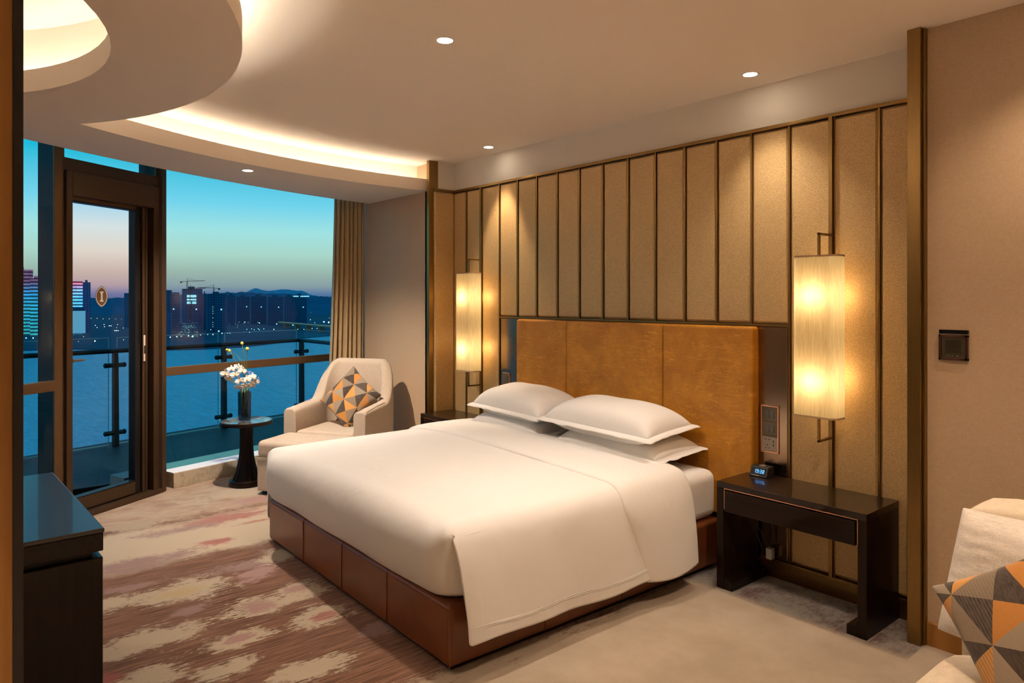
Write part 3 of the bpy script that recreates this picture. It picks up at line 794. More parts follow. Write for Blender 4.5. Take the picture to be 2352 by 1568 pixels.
sg = emis('white_sign', (.62,.86,1), 1.5)
random.seed(3)
for row in range(3):
    for k in range(9):
        bm = new_bm()
        if row == 2 and k == 4: continue
        x = W*.24 + k*W*.052; z = H-11.8-row*4.6
        if row != 1:
            box(bm, x, -.6, z, x+W*.008, -.2, z+3.2); box(bm, x+W*.030, -.6, z, x+W*.038, -.2, z+3.2)
            for q in (0, 1.3, 2.6): box(bm, x, -.6, z+q, x+W*.038, -.2, z+q+.55)
        else:
            box(bm, x, -.6, z+.4, x+W*.042, -.2, z+1.2+random.random()); box(bm, x, -.6, z+1.2, x+W*.02, -.2, z+2.6)
        obj('sign_character', bm, sg, rs, local=True)
tower('apartment_tower', 466, 474, 674, 1050, 'narrow dark tower squeezed right of the office tower with the sign', M['tower2'])
rt, W, D, H, s_ = tower('apartment_tower', 475, 520, 675, 960, 'dark tower with a vertical line of small white lights', M['tower2'])
dots = emis('cool_white_dots', (.7,.95,1), 1.6)
for k in range(20):
    if k in (4, 6, 10): continue
    z = H-18-k*3.0
    if z > 3:
        bm = new_bm(); box(bm, W*.30, -.5, z, W*.30+.7, -.2, z+1); obj('lamp', bm, dots, rt, local=True)
for i, (a0, a1, yt, dd) in enumerate(((521,541,678,1250),(543,574,681,1350),(576,612,680,1300),(615,650,682,1250),(652,676,681,1200))):
    tower('apartment_tower', a0, a1, yt, dd, 'dark apartment block before the wooded hill, %s' % ('nearest the light line tower','second from the light line tower','middle of five in a row','fourth from the light line tower','fifth, beside the rooftop signs')[i], M['tower2'])
ru, W, D, H, s_ = tower('apartment_tower', 672, 705, 678, 1260, 'dark block with two short lit signs along its roof edge', M['tower2'])
for k in range(13):
    bm = new_bm(); x = k*1.9+1 + (3 if k > 4 else 0); box(bm, x, -.6, H-2.6, x+1.4, -.2, H-.9); obj('sign_character', bm, sg, ru, local=True)
tower('low_block', 372, 395, 716, 900, 'low dark block at the foot of the broad left block', M['tower3'])
# lit waterfront hall
rh, W, D, H, s_ = tower('waterfront_hall', 410, 456, 742, 820, 'low lit glass hall on the far bank below the sign tower', M['tower2'])
random.seed(5); hl = emis('hall_lights', (.5,.85,.85), .55)
for k in range(80):
    x = random.random()*W; z = 2+random.random()*H*.9
    if abs(x/W-.5)*1.5 + z/H*.5 < .9:
        bm = new_bm(); box(bm, x, -.5, z, x+.5+random.random(), -.2, z+.35); obj('lit_window', bm, hl, rh, local=True)

def crane(px, ytop, depth, label, jib=1, h0=0):
    c = PD(px, depth); zt = 1.5+(688-ytop)/1620.*depth
    r = thing('tower_crane', label, 'crane', (c.x, c.y, ZB), math.atan2(Rv.y, Rv.x))
    H = zt-ZB
    m = M['framedark']
    bm = new_bm()
    for dx, dy in ((-.7,-.7),(.7,-.7),(.7,.7),(-.7,.7)): tube(bm, [(dx,dy,0),(dx,dy,H-3)], .16, 4)
    for k in range(int(H/4)): tube(bm, [(-.7,-.7,k*4),(.7,-.7,k*4+4)], .12, 4)
    obj('mast', bm, m, r, local=True)
    bm = new_bm(); L = 26*jib
    tube(bm, [(0,0,H-3.2),(L,0,H-2.4)], .25, 4); tube(bm, [(0,0,H-1.8),(L,0,H-2.2)], .15, 4)
    obj('jib', bm, m, r, local=True)
    bm = new_bm(); tube(bm, [(0,0,H-3.2),(-9*jib,0,H-3.6)], .3, 4); box(bm, -9*jib-1, -1, H-5.4, -9*jib+1, 1, H-3.4); obj('counter_jib', bm, m, r, local=True)
    bm = new_bm(); tube(bm, [(0,0,H-3),(0,0,H+1.5)], .3, 4); tube(bm, [(0,0,H+1.5),(L*.6,0,H-2.4)], .1, 4); obj('apex', bm, m, r, local=True)
crane(430, 641, 1040, 'tall tower crane with a long jib above the sign tower', 1)
crane(437, 658, 960, 'small tower crane just right of and below the tall one on the sign tower', .8)
crane(491, 656, 935, 'tower crane standing over the tower with the light line', -.8)

# bridge
bp0 = PD(648, 1150); bp1 = PD(820, 900)
br_ = thing('river_bridge', 'low lit bridge crossing the river before the far bank, at the right', 'bridge', (bp0.x, bp0.y, -45))
bm = new_bm(); dirb = (bp1-bp0); L = dirb.length; dirb.normalize(); nb = Vector((-dirb.y, dirb.x, 0))
Mp = Matrix(((dirb.x, nb.x, 0, bp0.x), (dirb.y, nb.y, 0, bp0.y), (0,0,1,0), (0,0,0,1)))
box(bm, 0, -6, -37, L, 6, -35, Mp); obj('deck', bm, simple('bridge_concrete', (.25,.22,.17), .8), br_)
for k in range(6):
    bm = new_bm(); box(bm, L*(k+.5)/6-3, -4, -46, L*(k+.5)/6+3, 4, -37, Mp); obj('pier', bm, bpy.data.materials['bridge_concrete'], br_)
bm = new_bm()
for k in range(70): box(bm, L*k/70, -6.4, -34.6, L*k/70+1.6, -6, -33.9, Mp)
obj('deck_lights', bm, emis('bridge_lights', (1,.8,.5), .35), br_)

# street lamps on the far bank
lampmats = {'w': emis('street_lamp_white', (.75,1,1), 9), 'o': emis('street_lamp_orange', (1,.62,.42), 4)}
def lampmesh(k, r):
    bm = new_bm(); bmesh.ops.create_icosphere(bm, subdivisions=1, radius=r); me = bpy.data.meshes.new('street_lamp'); bm.to_mesh(me); bm.free(); me.materials.append(lampmats[k]); return me
lm = {(k, s_): lampmesh(k, r) for k in 'wo' for s_, r in (('S', .30), ('M', .52), ('L', 1.15))}
def slamp(px, y, k, sz, depth=None):
    if depth is None: depth = max(620, min(2400, (46.5-6)*1620/max(8, (y-688))))
    c = PD(px, depth); z = 1.5+(688-y)/1620.*depth
    o = bpy.data.objects.new('street_lamp', lm[(k, sz)]); COL.objects.link(o); o.location = (c.x, c.y, z)
    tag(o, {'w': 'tiny cool white street light glowing on the far river bank', 'o': 'tiny orange street light glowing on the far river bank'}[k], 'street light', {'w': 'white street lights across the river', 'o': 'orange street lights across the river'}[k])
for px, y, k, sz in ((204,720,'w','L'),(209,731,'o','M'),(223,731,'o','M'),(237,732,'o','M'),(251,732,'o','M'),(264,732,'o','S'),(267,732,'o','S'),(279,733,'o','S'),(298,735,'o','S'),
    (207,753,'w','M'),(219,747,'o','M'),(223,752,'w','S'),(239,745,'o','M'),(240,750,'o','M'),(251,748,'w','M'),(255,748,'w','M'),(270,745,'o','M'),(268,752,'o','S'),(293,742,'w','M'),(283,753,'w','S'),
    (264,759,'w','M'),(268,759,'w','M'),(272,759,'w','S'),(192,773,'o','S'),(200,778,'w','S'),(218,783,'w','M'),(180,784,'o','S'),(284,780,'w','S'),(60,776,'w','M'),(76,776,'w','M'),
    (468,710,'w','M'),(554,713,'w','L'),(570,720,'w','M'),(401,743,'w','M'),(432,757,'w','M'),(605,707,'o','S'),(535,726,'w','S'),
    (522,740,'o','S'),(527,744,'o','S'),(537,740,'o','M'),(548,740,'o','S'),(550,739,'o','S'),(560,742,'o','S'),(570,740,'w','S'),(586,737,'o','S'),(592,740,'w','S'),(605,736,'o','M'),(616,740,'o','S'),(624,736,'w','S'),(640,737,'o','S'),(642,735,'o','S'),
    (679,734,'w','L'),(699,735,'w','M'),(713,734,'w','M'),(744,739,'w','L'),(755,740,'w','L'),(690,730,'w','S'),(704,729,'o','S'),(756,730,'w','S'),(672,746,'w','S'),(697,745,'w','S'),(723,741,'w','S'),
    (480,751,'o','S'),(484,757,'w','S'),(492,750,'w','S'),(503,752,'w','S'),(511,751,'w','S'),(546,747,'o','S'),(545,752,'o','S'),(567,756,'w','S'),(578,755,'w','S'),(584,757,'w','S'),(593,755,'w','S'),(596,757,'w','S'),(606,755,'w','S'),(629,756,'w','M'),
    (374,776,'w','S'),(391,774,'w','M'),(406,773,'w','M'),(416,772,'w','S'),(433,771,'w','M'),(443,771,'w','S'),(461,769,'w','S'),(477,768,'w','S'),(489,768,'w','M'),(510,765,'w','M'),(523,765,'w','S'),(528,765,'w','S'),(562,763,'w','S'),(573,763,'w','S'),(599,761,'w','S'),
    (419,763,'w','S'),(424,763,'w','S'),(430,763,'w','S'),(375,761,'w','S'),(684,756,'w','S'),(698,756,'w','S'),(717,754,'w','S'),(728,754,'w','S'),(714,718,'o','S'),(722,705,'o','S'),(728,709,'o','M'),(733,712,'o','M'),(738,711,'o','S'),(745,708,'o','S'),(750,706,'w','S'),(756,705,'w','S'),(733,704,'w','M'),(706,710,'w','S'),(710,680,'w','S')):
    slamp(px, y, k, sz)

# ------------------------------------------------------------------ bed
XB, YB, RB = -2.322, 1.615, math.radians(-.9)
bed = thing('bed', 'king size bed base upholstered in brown leather with stitched seams, under the white bedding', 'bed', (XB, YB, 0), RB)
bm = new_bm(); box(bm, -1.97, .03, 0, -.03, 1.8, .03); obj('plinth', bm, M['framedark'], bed, local=True)
bm = new_bm(); box(bm, -2.0, 0, .02, 0, 1.84, .272); obj('base', bm, M['leather_brown'], bed, local=True, bevel=.022, seg=4)
bm = new_bm()
for x in (-1.607,-1.205,-.803,-.402):
    pass
for xp in (687.5, 778.5, 884.5):
    X_, Y_, Z_ = px2w(xp, 1200, Y=YB); x = X_-XB
    tube(bm, [(x,.03,.2725),(x,.008,.268),(x,-.0015,.255),(x,-.0015,.03)], .0035, 6)
for xp in (1249.5, 1423, 1565):
    u = (xp-1176)/1620.; dx = -math.cos(a)+u*math.sin(a); dy = math.sin(a)+u*math.cos(a); Y_ = XB/dx*dy; y = Y_-YB
    tube(bm, [(-.03,y,.2725),(-.008,y,.268),(.0015,y,.255),(.0015,y,.03)], .0035, 6)
tube(bm, [(.001,-.001,.03),(.001,-.001,.262),(-.02,.02,.273)], .004, 6)
obj('stitched_seam', bm, M['leather_brown'], bed, local=True)

hb = thing('headboard', 'tan distressed leather headboard fixed to the wall behind the bed', 'headboard', (-3.115, 3.5, .27))
for x0, x1 in ((-4.105,-3.56),(-3.56,-2.72),(-2.72,-2.112)):
    bm = new_bm(); box(bm, x0, 3.47, .28, x1, 3.548, 1.352); obj('leather_panel', bm, M['leather_tan'], hb, bevel=.016, seg=4)

mat_ = thing('mattress', 'mattress in a fitted white sheet, bare near the headboard on the right', 'mattress', (XB, YB, .27), RB)
bm = new_bm(); box(bm, -1.975, .03, .002, -.02, 1.835, .272); mo = obj('fitted_sheet', bm, M['sheet'], mat_, local=True, bevel=.055, seg=6); bake_smooth(mo, 80)

# duvet
def duvet_mesh():
    bm = new_bm()
    XL, XR = -1.985, -.01
    zt = .580
    def crown(x, y):
        s_ = (x-(XL+XR)/2)/((XR-XL)/2)
        z = zt + .035*(1-abs(s_)**3) + .010*math.sin(2.3*x+1.0+1.5*y)*math.sin(3.1*y+.5)*(1-s_**6)
        z += -.022*math.exp(-((y-.0)/.25)**2)
        return z
    # cross profile from right hem over the top to left hem : list of (kind, value)
    R = [(.085,.125),(.080,.20),(.072,.28),(.062,.36),(.050,.43),(.036,.49)]
    arcp = [(.022,.530,0),(.0,.560,0),(-.035,.583,0)]
    tops = [XR-.09, XR-.17, XR-.28, XR-.42, XR-.58, XR-.76, (XL+XR)/2]
    tops = tops + [XL+XR-v for v in reversed(tops[:-1])]
    ys = [.012,.05,.11,.2,.32,.46,.6,.75,.9,1.03,1.16,1.3,1.42,1.5]
    cols = []
    def wav(y, k): return .006*math.sin(7*y+k)+.004*math.sin(17*y+2*k)
    rows = []
    for j, y in enumerate(ys):
        row = []
        hemw = .012*math.sin(5.2*y+.6)+.006*math.sin(13*y)
        for (dx, z) in R:
            k = (.5-z)/.38
            row.append(Vector((XR+dx+wav(y,0)*k*2.2, y+(.035*k if j == 0 else 0), z+(hemw*k))))
        e0 = -.0 if j else 0
        for dx, z, _ in arcp:
            row.append(Vector((XR+dx, y, z + (-.012 if j == 0 else 0))))
        for x in tops: row.append(Vector((x, y, crown(x, y) - (.018 if j == 0 else 0))))
        for dx, z, _ in reversed(arcp): row.append(Vector((XL-dx, y, z)))
        for (dx, z) in reversed(R): row.append(Vector((XL-dx*.8, y, z)))
        rows.append(row)
    g = quadstrip(bm, rows)
    # foot panel, sharing row 0 between the two arcs
    i0, i1 = 7, len(rows[0])-8
    base_row = g[0][i0:i1+1]
    prev = base_row
    pex = [bm.verts.new((XR+.014,.075,.548)), bm.verts.new((XR+.010,.16,.552)), bm.verts.new((XR+.0,.32,.552))]
    fp = [(-.022,.53),(-.038,.47),(-.042,.40),(-.030,.335),(-.008,.297),(.035,.281)]
    for (yy, z) in fp:
        new = []
        for c, v0 in enumerate(base_row):
            x = v0.co.x
            edge_r = max(0, 1-(XR-x)/.10); edge_l = max(0, 1-(x-XL)/.10)
            ee = max(edge_r, edge_l)
            sag = .006*math.sin(9*x+3)
            new.append(bm.verts.new((x - .02*edge_r*(z<.45) + .02*edge_l*(z<.45), yy + .05*ee**1.5*(1 if z < .5 else .4) + sag, z+ (.02*ee if z < .31 else 0))))
        for c in range(len(new)-1): bm.faces.new((prev[c], prev[c+1], new[c+1], new[c]))
        l_ = new[0].co
        ex = [bm.verts.new((XR+.014, l_.y+.07, z)), bm.verts.new((XR+.010, l_.y+.17, z)), bm.verts.new((XR+.0, l_.y+.33, z))]
        A_ = [prev[0]]+pex; B_ = [new[0]]+ex
        for c in range(3): bm.faces.new((A_[c], B_[c], B_[c+1], A_[c+1]))
        pex = ex
        prev = new
    return bm
dv = thing('duvet', 'smooth white duvet covering the foot two thirds of the bed', 'duvet', (XB, YB, 0), RB)
bm = duvet_mesh()
bmesh.ops.translate(bm, verts=bm.verts, vec=(0,0,0))
dvo = obj('duvet_cover', bm, M['sheet'], dv, local=True, smooth=True, sub=3, solid=.012, offset=1)
dvo.modifiers.move(0, 1)
# hem stitching lines on the hanging side
bm = new_bm()
for dz in (.055, .063):
    pts = []
    for i in range(60):
        y = .06+i*(1.03)/59
        hemw = .012*math.sin(5.2*y+.6)+.006*math.sin(13*y)
        pts.append((-.01+.0865+.012+.006*math.sin(7*y)*2.2*.9, y, .125+dz+hemw*.9))
    tube(bm, pts, .0012, 4)
obj('hem_stitching', bm, M['sheet'], dv, local=True)
# folded-back band
def fold_mesh():
    bm = new_bm(); XL, XR = -1.985, -.01; zt = .580; off = .024
    R = [(.088,.118),(.083,.20),(.075,.28),(.065,.36),(.053,.43),(.038,.49)]
    arcp = [(.022,.530),(.0,.560),(-.035,.583)]
    tops = [XR-.09, XR-.17, XR-.28, XR-.42, XR-.58, XR-.76, (XL+XR)/2]
    tops = tops + [XL+XR-v for v in reversed(tops[:-1])]
    qs = [(.012,-.018),(.0,.012),(.008,off*.8),(.06,off+.006),(.14,off+.008),(.24,off+.008),(.34,off+.006),(.43,off+.004),(.49,off),(.525,.012),(.53,-.04)]
    rows = []
    for j, (q, o_) in enumerate(qs):
        row = []
        y = .985+q
        for dx, z in R:
            k = (.5-z)/.38
            hem = .012*math.sin(9*y+.2)*k
            row.append(Vector((XR+dx+o_+.006*math.sin(11*y)*k, y+.13*k*(1-q/.53)-.005*k, z+hem)))
        for dx, z in arcp: row.append(Vector((XR+dx+o_*.7, y, z+o_*.7)))
        for x in tops:
            s_ = (x-(XL+XR)/2)/((XR-XL)/2)
            z = zt + .035*(1-abs(s_)**3) + .010*math.sin(2.3*x+1.0+1.5*y)*math.sin(3.1*y+.5)*(1-s_**6)
            row.append(Vector((x, y+.02*math.sin(3*x), z+o_)))
        for dx, z in reversed(arcp): row.append(Vector((XL-dx-o_*.7, y, z+o_*.7)))
        for dx, z in reversed(R): row.append(Vector((XL-dx*.8-o_, y, z)))
        rows.append(row)
    quadstrip(bm, rows); return bm
fd = obj('folded_band', fold_mesh(), M['sheet'], dv, local=True, smooth=True, sub=3, solid=.008, offset=1)
fd.modifiers.move(0, 1)

# pillows
def pillow_mesh(W, D, H, fl=.045, seedv=0, pinch=1.0):
    bm = new_bm(); n = 22; m = 16
    top = []; bot = []
    for j in range(m+1):
        rt, rb = [], []
        for i in range(n+1):
            u = i/n*2-1; v = j/m*2-1
            k = (max(0, 1-abs(u)**3.6)*max(0, 1-abs(v)**3.2))
            h = H*.5*k**.55
            x = u*W/2*(1-.05*(1-abs(v))*abs(u)*0 + .03*abs(v)**3*0); y = v*D/2
            # sides bow in between the corners
            x *= 1-.045*pinch*(1-v*v)*abs(u)**3; y *= 1-.06*pinch*(1-u*u)*abs(v)**3
            w_ = noise.noise(Vector((x*6+seedv, y*6, seedv)))*.006*k
            rt.append(Vector((x,y,h*1.15+w_))); rb.append(Vector((x,y,-h*.85+w_)))
        top.append(rt); bot.append(rb)
    gt = quadstrip(bm, top)
    gb = quadstrip(bm, [list(r) for r in bot])
    bmesh.ops.remove_doubles(bm, verts=bm.verts, dist=.0005)
    # flange
    per = []
    N = 80
    for i in range(N):
        q = i/N*4; s_ = int(q); fq = (q-s_)*2-1
        u, v = ((fq,-1),(1,fq),(-fq,1),(-1,-fq))[s_]
        x = u*W/2; y = v*D/2
        x *= 1-.045*pinch*(1-v*v)*abs(u)**3; y *= 1-.06*pinch*(1-u*u)*abs(v)**3
        d = Vector((x,y,0)).normalized()
        ox = fl*(1 if u >= 1 else (-1 if u <= -1 else 0)); oy = fl*(1 if v >= 1 else (-1 if v <= -1 else 0))
        # blend near the corners
        if abs(fq) > .86:
            pass
        rip = .006*noise.noise(Vector((i*.9, seedv, 0)))+.004*noise.noise(Vector((i*2.3, seedv, 4)))
        per.append((Vector((x*.93,y*.93,0)), Vector((x*1.01,y*1.01,.002)), Vector((x*(1+2*fl/W), y*(1+2*fl/D), -.012+rip*1.6)), Vector((x*(1+2*fl/W)+0, y*(1+2*fl/D), -.016+rip*1.6))))
    rows = [[p[k] for p in per] for k in range(4)]
    quadstrip(bm, rows, closed_u=True)
    return bm
def pillow(loc, rot, W, D, H, label, seedv):
    bm = pillow_mesh(W+.02, D+.015, H, .027, seedv)
    o = obj('pillow', bm, M['pillow'], smooth=True, sub=1)
    o.location = loc; o.rotation_euler = rot
    tag(o, label, 'pillow'); return o
pillow((-3.70,3.215,.645), (math.radians(4),0,math.radians(-1)), .74, .42, .165, 'white pillow at the bottom of the left stack, far side of the bed', 1.3)
pillow((-2.81,3.23,.640), (math.radians(3),0,math.radians(1)), .78, .42, .165, 'white flanged pillow at the bottom of the right stack, nearest the clock', 2.7)
pillow((-3.69,3.21,.778), (math.radians(6),math.radians(1),math.radians(-2)), .73, .40, .22, 'white flanged pillow on top of the left stack, far side of the bed', 4.1)
pillow((-2.865,3.20,.772), (math.radians(5),math.radians(1),math.radians(0)), .84, .40, .22, 'white flanged pillow on top of the right stack, overlapping its neighbour', 5.9)

# ------------------------------------------------------------------ nightstands
def nightstand(x0, x1, y0, y1, label):
    H = .555; r = thing('nightstand', label, 'nightstand', ((x0+x1)/2, (y0+y1)/2, 0))
    T = .04
    bm = new_bm(); box(bm, x0, y0, H-.03, x1, y1, H); obj('top', bm, M['ebony_top'], r, bevel=.002)
    for s_ in (0, 1):
        xa = x0 if s_ == 0 else x1-T
        bm = new_bm(); box(bm, xa, y0, 0, xa+T, y1, H-.03); leg = obj('side_panel', bm, M['ebony_v'], r, bevel=.002)
        bm = new_bm()
        # stepped scroll foot turned inwards
        if s_ == 0: prof = [(xa+T,0),(xa+T+.05,0),(xa+T+.05,.045),(xa+T+.012,.055),(xa+T,.075)]
        else: prof = [(xa,0),(xa-.05,0),(xa-.05,.045),(xa-.012,.055),(xa,.075)]
        A = [bm.verts.new((p[0], y0+.001, p[1])) for p in prof]; C = [bm.verts.new((p[0], y1, p[1])) for p in prof]; n = len(A)
        bm.faces.new(A); bm.faces.new(list(reversed(C)))
        for k in range(n): bm.faces.new((A[k], C[k], C[(k+1)%n], A[(k+1)%n]))
        obj('foot', bm, M['ebony_h'], leg, bevel=.003)
    bm = new_bm(); z1 = H-.032
    box(bm, x0+T, y0+.004, z1-.004, x1-T, y0+.012, z1); box(bm, x0+T, y0+.004, z1-.11, x0+T+.004, y0+.012, z1); box(bm, x1-T-.004, y0+.004, z1-.11, x1-T, y0+.012, z1)
    cp = obj('inlay', bm, M['copper'], r); cp['label'] = 'thin copper line framing the drawer'
    bm = new_bm(); box(bm, x0+T+.010, y0-.004, z1-.118, x1-T-.010, y1-.03, z1-.010); obj('drawer', bm, M['ebony_h'], r, bevel=.002)
    return r
nightstand(-2.143, -1.379, 3.185, 3.525, 'black lacquered nightstand with a copper inlaid drawer, right of the bed under the clock')
nightstand(-5.0, -4.345, 3.185, 3.51, 'black lacquered nightstand mostly hidden behind the far side of the bed')

# seven segment digits
SEG = {'0':'abcdef','1':'bc','2':'abged','3':'abgcd','4':'fgbc','5':'afgcd','6':'afgedc','7':'abc','8':'abcdefg','9':'abcdfg'}
def digits(bm, txt, w_, h_, gap, th, M4):
    x = 0
    for ch in txt:
        if ch == ' ': x += gap; continue
        if ch == ':':
            for zz in (.3, .7): box(bm, x-th/2, -.0006, h_*zz-th/2, x+th/2, 0, h_*zz+th/2, M4)
            x += gap*.7; continue
        if ch == 'o':
            for bx in ((x, h_-th*.7, x+w_*.4, h_), (x, h_*.72, x+w_*.4, h_*.72+th*.7), (x, h_*.72, x+th*.7, h_), (x+w_*.4-th*.7, h_*.72, x+w_*.4, h_)):
                box(bm, bx[0], -.0006, bx[1], bx[2], 0, bx[3], M4)
            x += w_; continue
        if ch == '.':
            box(bm, x-gap*.5, -.0006, 0, x-gap*.5+th, 0, th, M4); continue
        R_ = {'a':(0,h_-th,w_,h_),'g':(0,h_/2-th/2,w_,h_/2+th/2),'d':(0,0,w_,th),'f':(0,h_/2,th,h_),'b':(w_-th,h_/2,w_,h_),'e':(0,0,th,h_/2),'c':(w_-th,0,w_,h_/2)}
        for s_ in SEG[ch]:
            r_ = R_[s_]; box(bm, x+r_[0]+.0004, -.0006, r_[1]+.0004, x+r_[2]-.0004, 0, r_[3]-.0004, M4)
        x += w_+gap
# alarm clock
ck = thing('alarm_clock', 'small black digital alarm clock with blue digits on the right nightstand', 'clock', (-2.095, 3.415, .555), math.radians(3))
bm = new_bm()
pts = [(0,0),(0,.006),(.022,.052),(.085,.052),(.088,0)]
A = [bm.verts.new((0, p[0], p[1])) for p in pts]; C = [bm.verts.new((.098, p[0], p[1])) for p in pts]; n = len(A)
bm.faces.new(A); bm.faces.new(list(reversed(C)))
for k in range(n): bm.faces.new((A[k], C[k], C[(k+1)%n], A[(k+1)%n]))
obj('case', bm, simple('black_plastic', (.018,.016,.016), .4), ck, local=True, bevel=.004, seg=3)
Mf = Matrix.Translation((0,.0005,.004)) @ Matrix.Rotation(-math.atan2(.022,.046), 4, 'X')
bm = new_bm(); box(bm, .008, -.0015, .006, .090, 0, .044, Mf); obj('display_window', bm, simple('clock_screen', (.01,.011,.014), .15), ck, local=True)
bm = new_bm(); digits(bm, '19:38', .0105, .021, .0045, .0026, Mf @ Matrix.Translation((.022,-.0016,.016))); obj('digits', bm, emis('blue_digits', (.12,.42,1), 2.2), ck, local=True)
bm = new_bm(); box(bm, .012, -.0022, .002, .055, -.0005, .0045, Mf); obj('bezel_line', bm, M['chrome'], ck, local=True)
bm = new_bm(); lathe(bm, [(.018,.051),(.018,.054),(.014,.0565),(.002,.057)], .05, .052, 24); bake_smooth(obj('snooze_button', bm, M['chrome'], ck, local=True))

# socket and switch plate
def switch_plate(x0, x1, z0, z1, label):
    y = YW-.012
    r = thing('switch_plate', label, 'switch plate', ((x0+x1)/2, y, z0))
    bm = new_bm(); t_ = .008
    for bx in ((x0,z0,x1,z0+t_),(x0,z1-t_,x1,z1),(x0,z0,x0+t_,z1),(x1-t_,z0,x1,z1)): box(bm, bx[0], y-.008, bx[1], bx[2], y, bx[3])
    f_ = obj('frame', bm, M['copper'], r, bevel=.002)
    h = (z1-z0-2*t_)/3
    for k in range(3):
        za = z0+t_+k*h
        bm = new_bm(); box(bm, x0+t_, y-.005, za+.001, x1-t_, y, za+h-.001)
        if k == 0:
            m_ = obj('socket', bm, simple('socket_grey', (.32,.27,.22), .4), r, bevel=.001)
            bm = new_bm(); cx = (x0+x1)/2-.010; cz = za+h/2
            for dx, dz, w_, hh in ((-.014,.024,.010,.004),(.008,.024,.010,.004),(-.004,-.006,.004,.008),(-.012,-.022,.005,.005),(.006,-.022,.005,.005),(.032,.016,.005,.012),(.032,-.004,.005,.012)):
                box(bm, cx+dx-w_/2, y-.006, cz+dz-hh/2, cx+dx+w_/2, y-.0045, cz+dz+hh/2)
            obj('socket_holes', bm, M['framedark'], m_)
        else:
            m_ = obj('switch_module', bm, simple('switch_olive', (.10,.08,.045), .4), r, bevel=.001)
            for s_ in (0, 1):
                bm = new_bm(); w_ = (x1-x0-2*t_)*.29; xa = (x0+x1)/2 + (s_-1)*w_ + .0005
                box(bm, xa, y-.009, za+h*.3, xa+w_-.001, y-.004, za+h*.78); obj('rocker', bm, simple('rocker_grey', (.09,.085,.08), .35), m_, bevel=.001)
switch_plate(-2.096, -1.990, .668, .925, 'copper framed plate with two switches and a socket right of the headboard')
switch_plate(-4.345, -4.255, .668, .925, 'switch plate on the dark metal panel left of the headboard, above the pillows')

# power adapter and cable behind the nightstand
ad = thing('power_adapter', 'white plug adapter with a dark cable on the wall under the right nightstand', 'plug', (-2.03, 3.5, .14))
bm = new_bm(); box(bm, -2.04, 3.485, .105, -2.005, 3.52, .165); obj('plug_body', bm, simple('white_plastic', (.6,.6,.57), .4), ad, bevel=.005)
bm = new_bm(); tube(bm, [(-2.03,3.49,.165),(-2.04,3.47,.22),(-2.07,3.46,.28),(-2.085,3.47,.24),(-2.07,3.48,.19),(-2.05,3.48,.14),(-2.07,3.46,.10)], .003, 6); tube(bm, [(-2.02,3.51,.17),(-2.015,3.515,.25),(-2.02,3.51,.33),(-2.012,3.512,.41)], .003, 6); bake_smooth(obj('cable', bm, M['blackmetal'], ad))

# ------------------------------------------------------------------ wall lamps
def wall_lamp(cx, label):
    cy = 3.40; r = thing('wall_lamp', label, 'lamp', (cx, cy, .80))
    def rr(hw, hd, rad, n=8):
        pts = []
        for (sx, sy, a0) in ((1,1,0),(-1,1,PI/2),(-1,-1,PI),(1,-1,3*PI/2)):
            for i in range(n+1):
                an = a0+PI/2*i/n; pts.append((cx+sx*(hw-rad)+rad*math.cos(an), cy+sy*(hd-rad)+rad*math.sin(an)))
        return pts
    z0, z1 = .925, 1.715
    p = rr(.113, .062, .04)
    k0 = 9
    p = p[k0:] + p[:k0]          # the cloth starts and ends at the wall side, whose middle is left open
    bm = new_bm(); quadstrip(bm, [[Vector((x,y,z)) for x,y in p] for z in (z0, (z0+z1)/2, z1)])
    sh_ = obj('lamp_shade', bm, M['shade'], r, smooth=True); sh_['label'] = 'glowing yellow cloth shade'
    bm = new_bm()
    for z in (z0+.004, z1-.004):
        a_ = [bm.verts.new((x,y,z)) for x,y in rr(.110,.059,.038)]; bm.faces.new(a_)
    obj('diffuser', bm, M['shade'], r)
    po = rr(.1145,.0635,.041)
    for za in (z0-.003, z1-.006):
        bm = new_bm(); quadstrip(bm, [[Vector((x,y,z)) for x,y in po] for z in (za, za+.009)], closed_u=True)
        obj('shade_trim', bm, M['shade_trim'], r, solid=.001)
    bm = new_bm(); s_ = .006
    box(bm, cx-s_, cy-s_, .795, cx+s_, cy+s_, 1.832)
    obj('rod', bm, M['bronze'], r, bevel=.001)
    for z in (.795, 1.82):
        bm = new_bm(); box(bm, cx-s_, cy-s_, z, cx+s_, YW-.02, z+.012); obj('bracket_arm', bm, M['bronze'], r, bevel=.001)
    for z in (1.10, 1.52):
        for dx in (.045,):
            bm = new_bm(); ico(bm, Vector((cx+dx-.09*(z<1.2)*0, cy, z)), (.018,.018,.03), 2); obj('bulb', bm, M['bulb'], r, smooth=True)
            for sx in (-1, 1):
                L = bpy.data.lights.new('bulb_light', 'POINT'); L.energy = LAMPW; L.color = (1,.66,.32); L.shadow_soft_size = .045
                lo = bpy.data.objects.new('bulb_light', L); COL.objects.link(lo); lo.parent = r; lo.location = Vector((cx+sx*.022, cy-.004, z))-Vector(r.location)
LAMPW = 1.15
wall_lamp(-1.702, 'tall glowing rectangular wall lamp above the right nightstand')
wall_lamp(-4.617, 'tall glowing rectangular wall lamp above the far left nightstand')

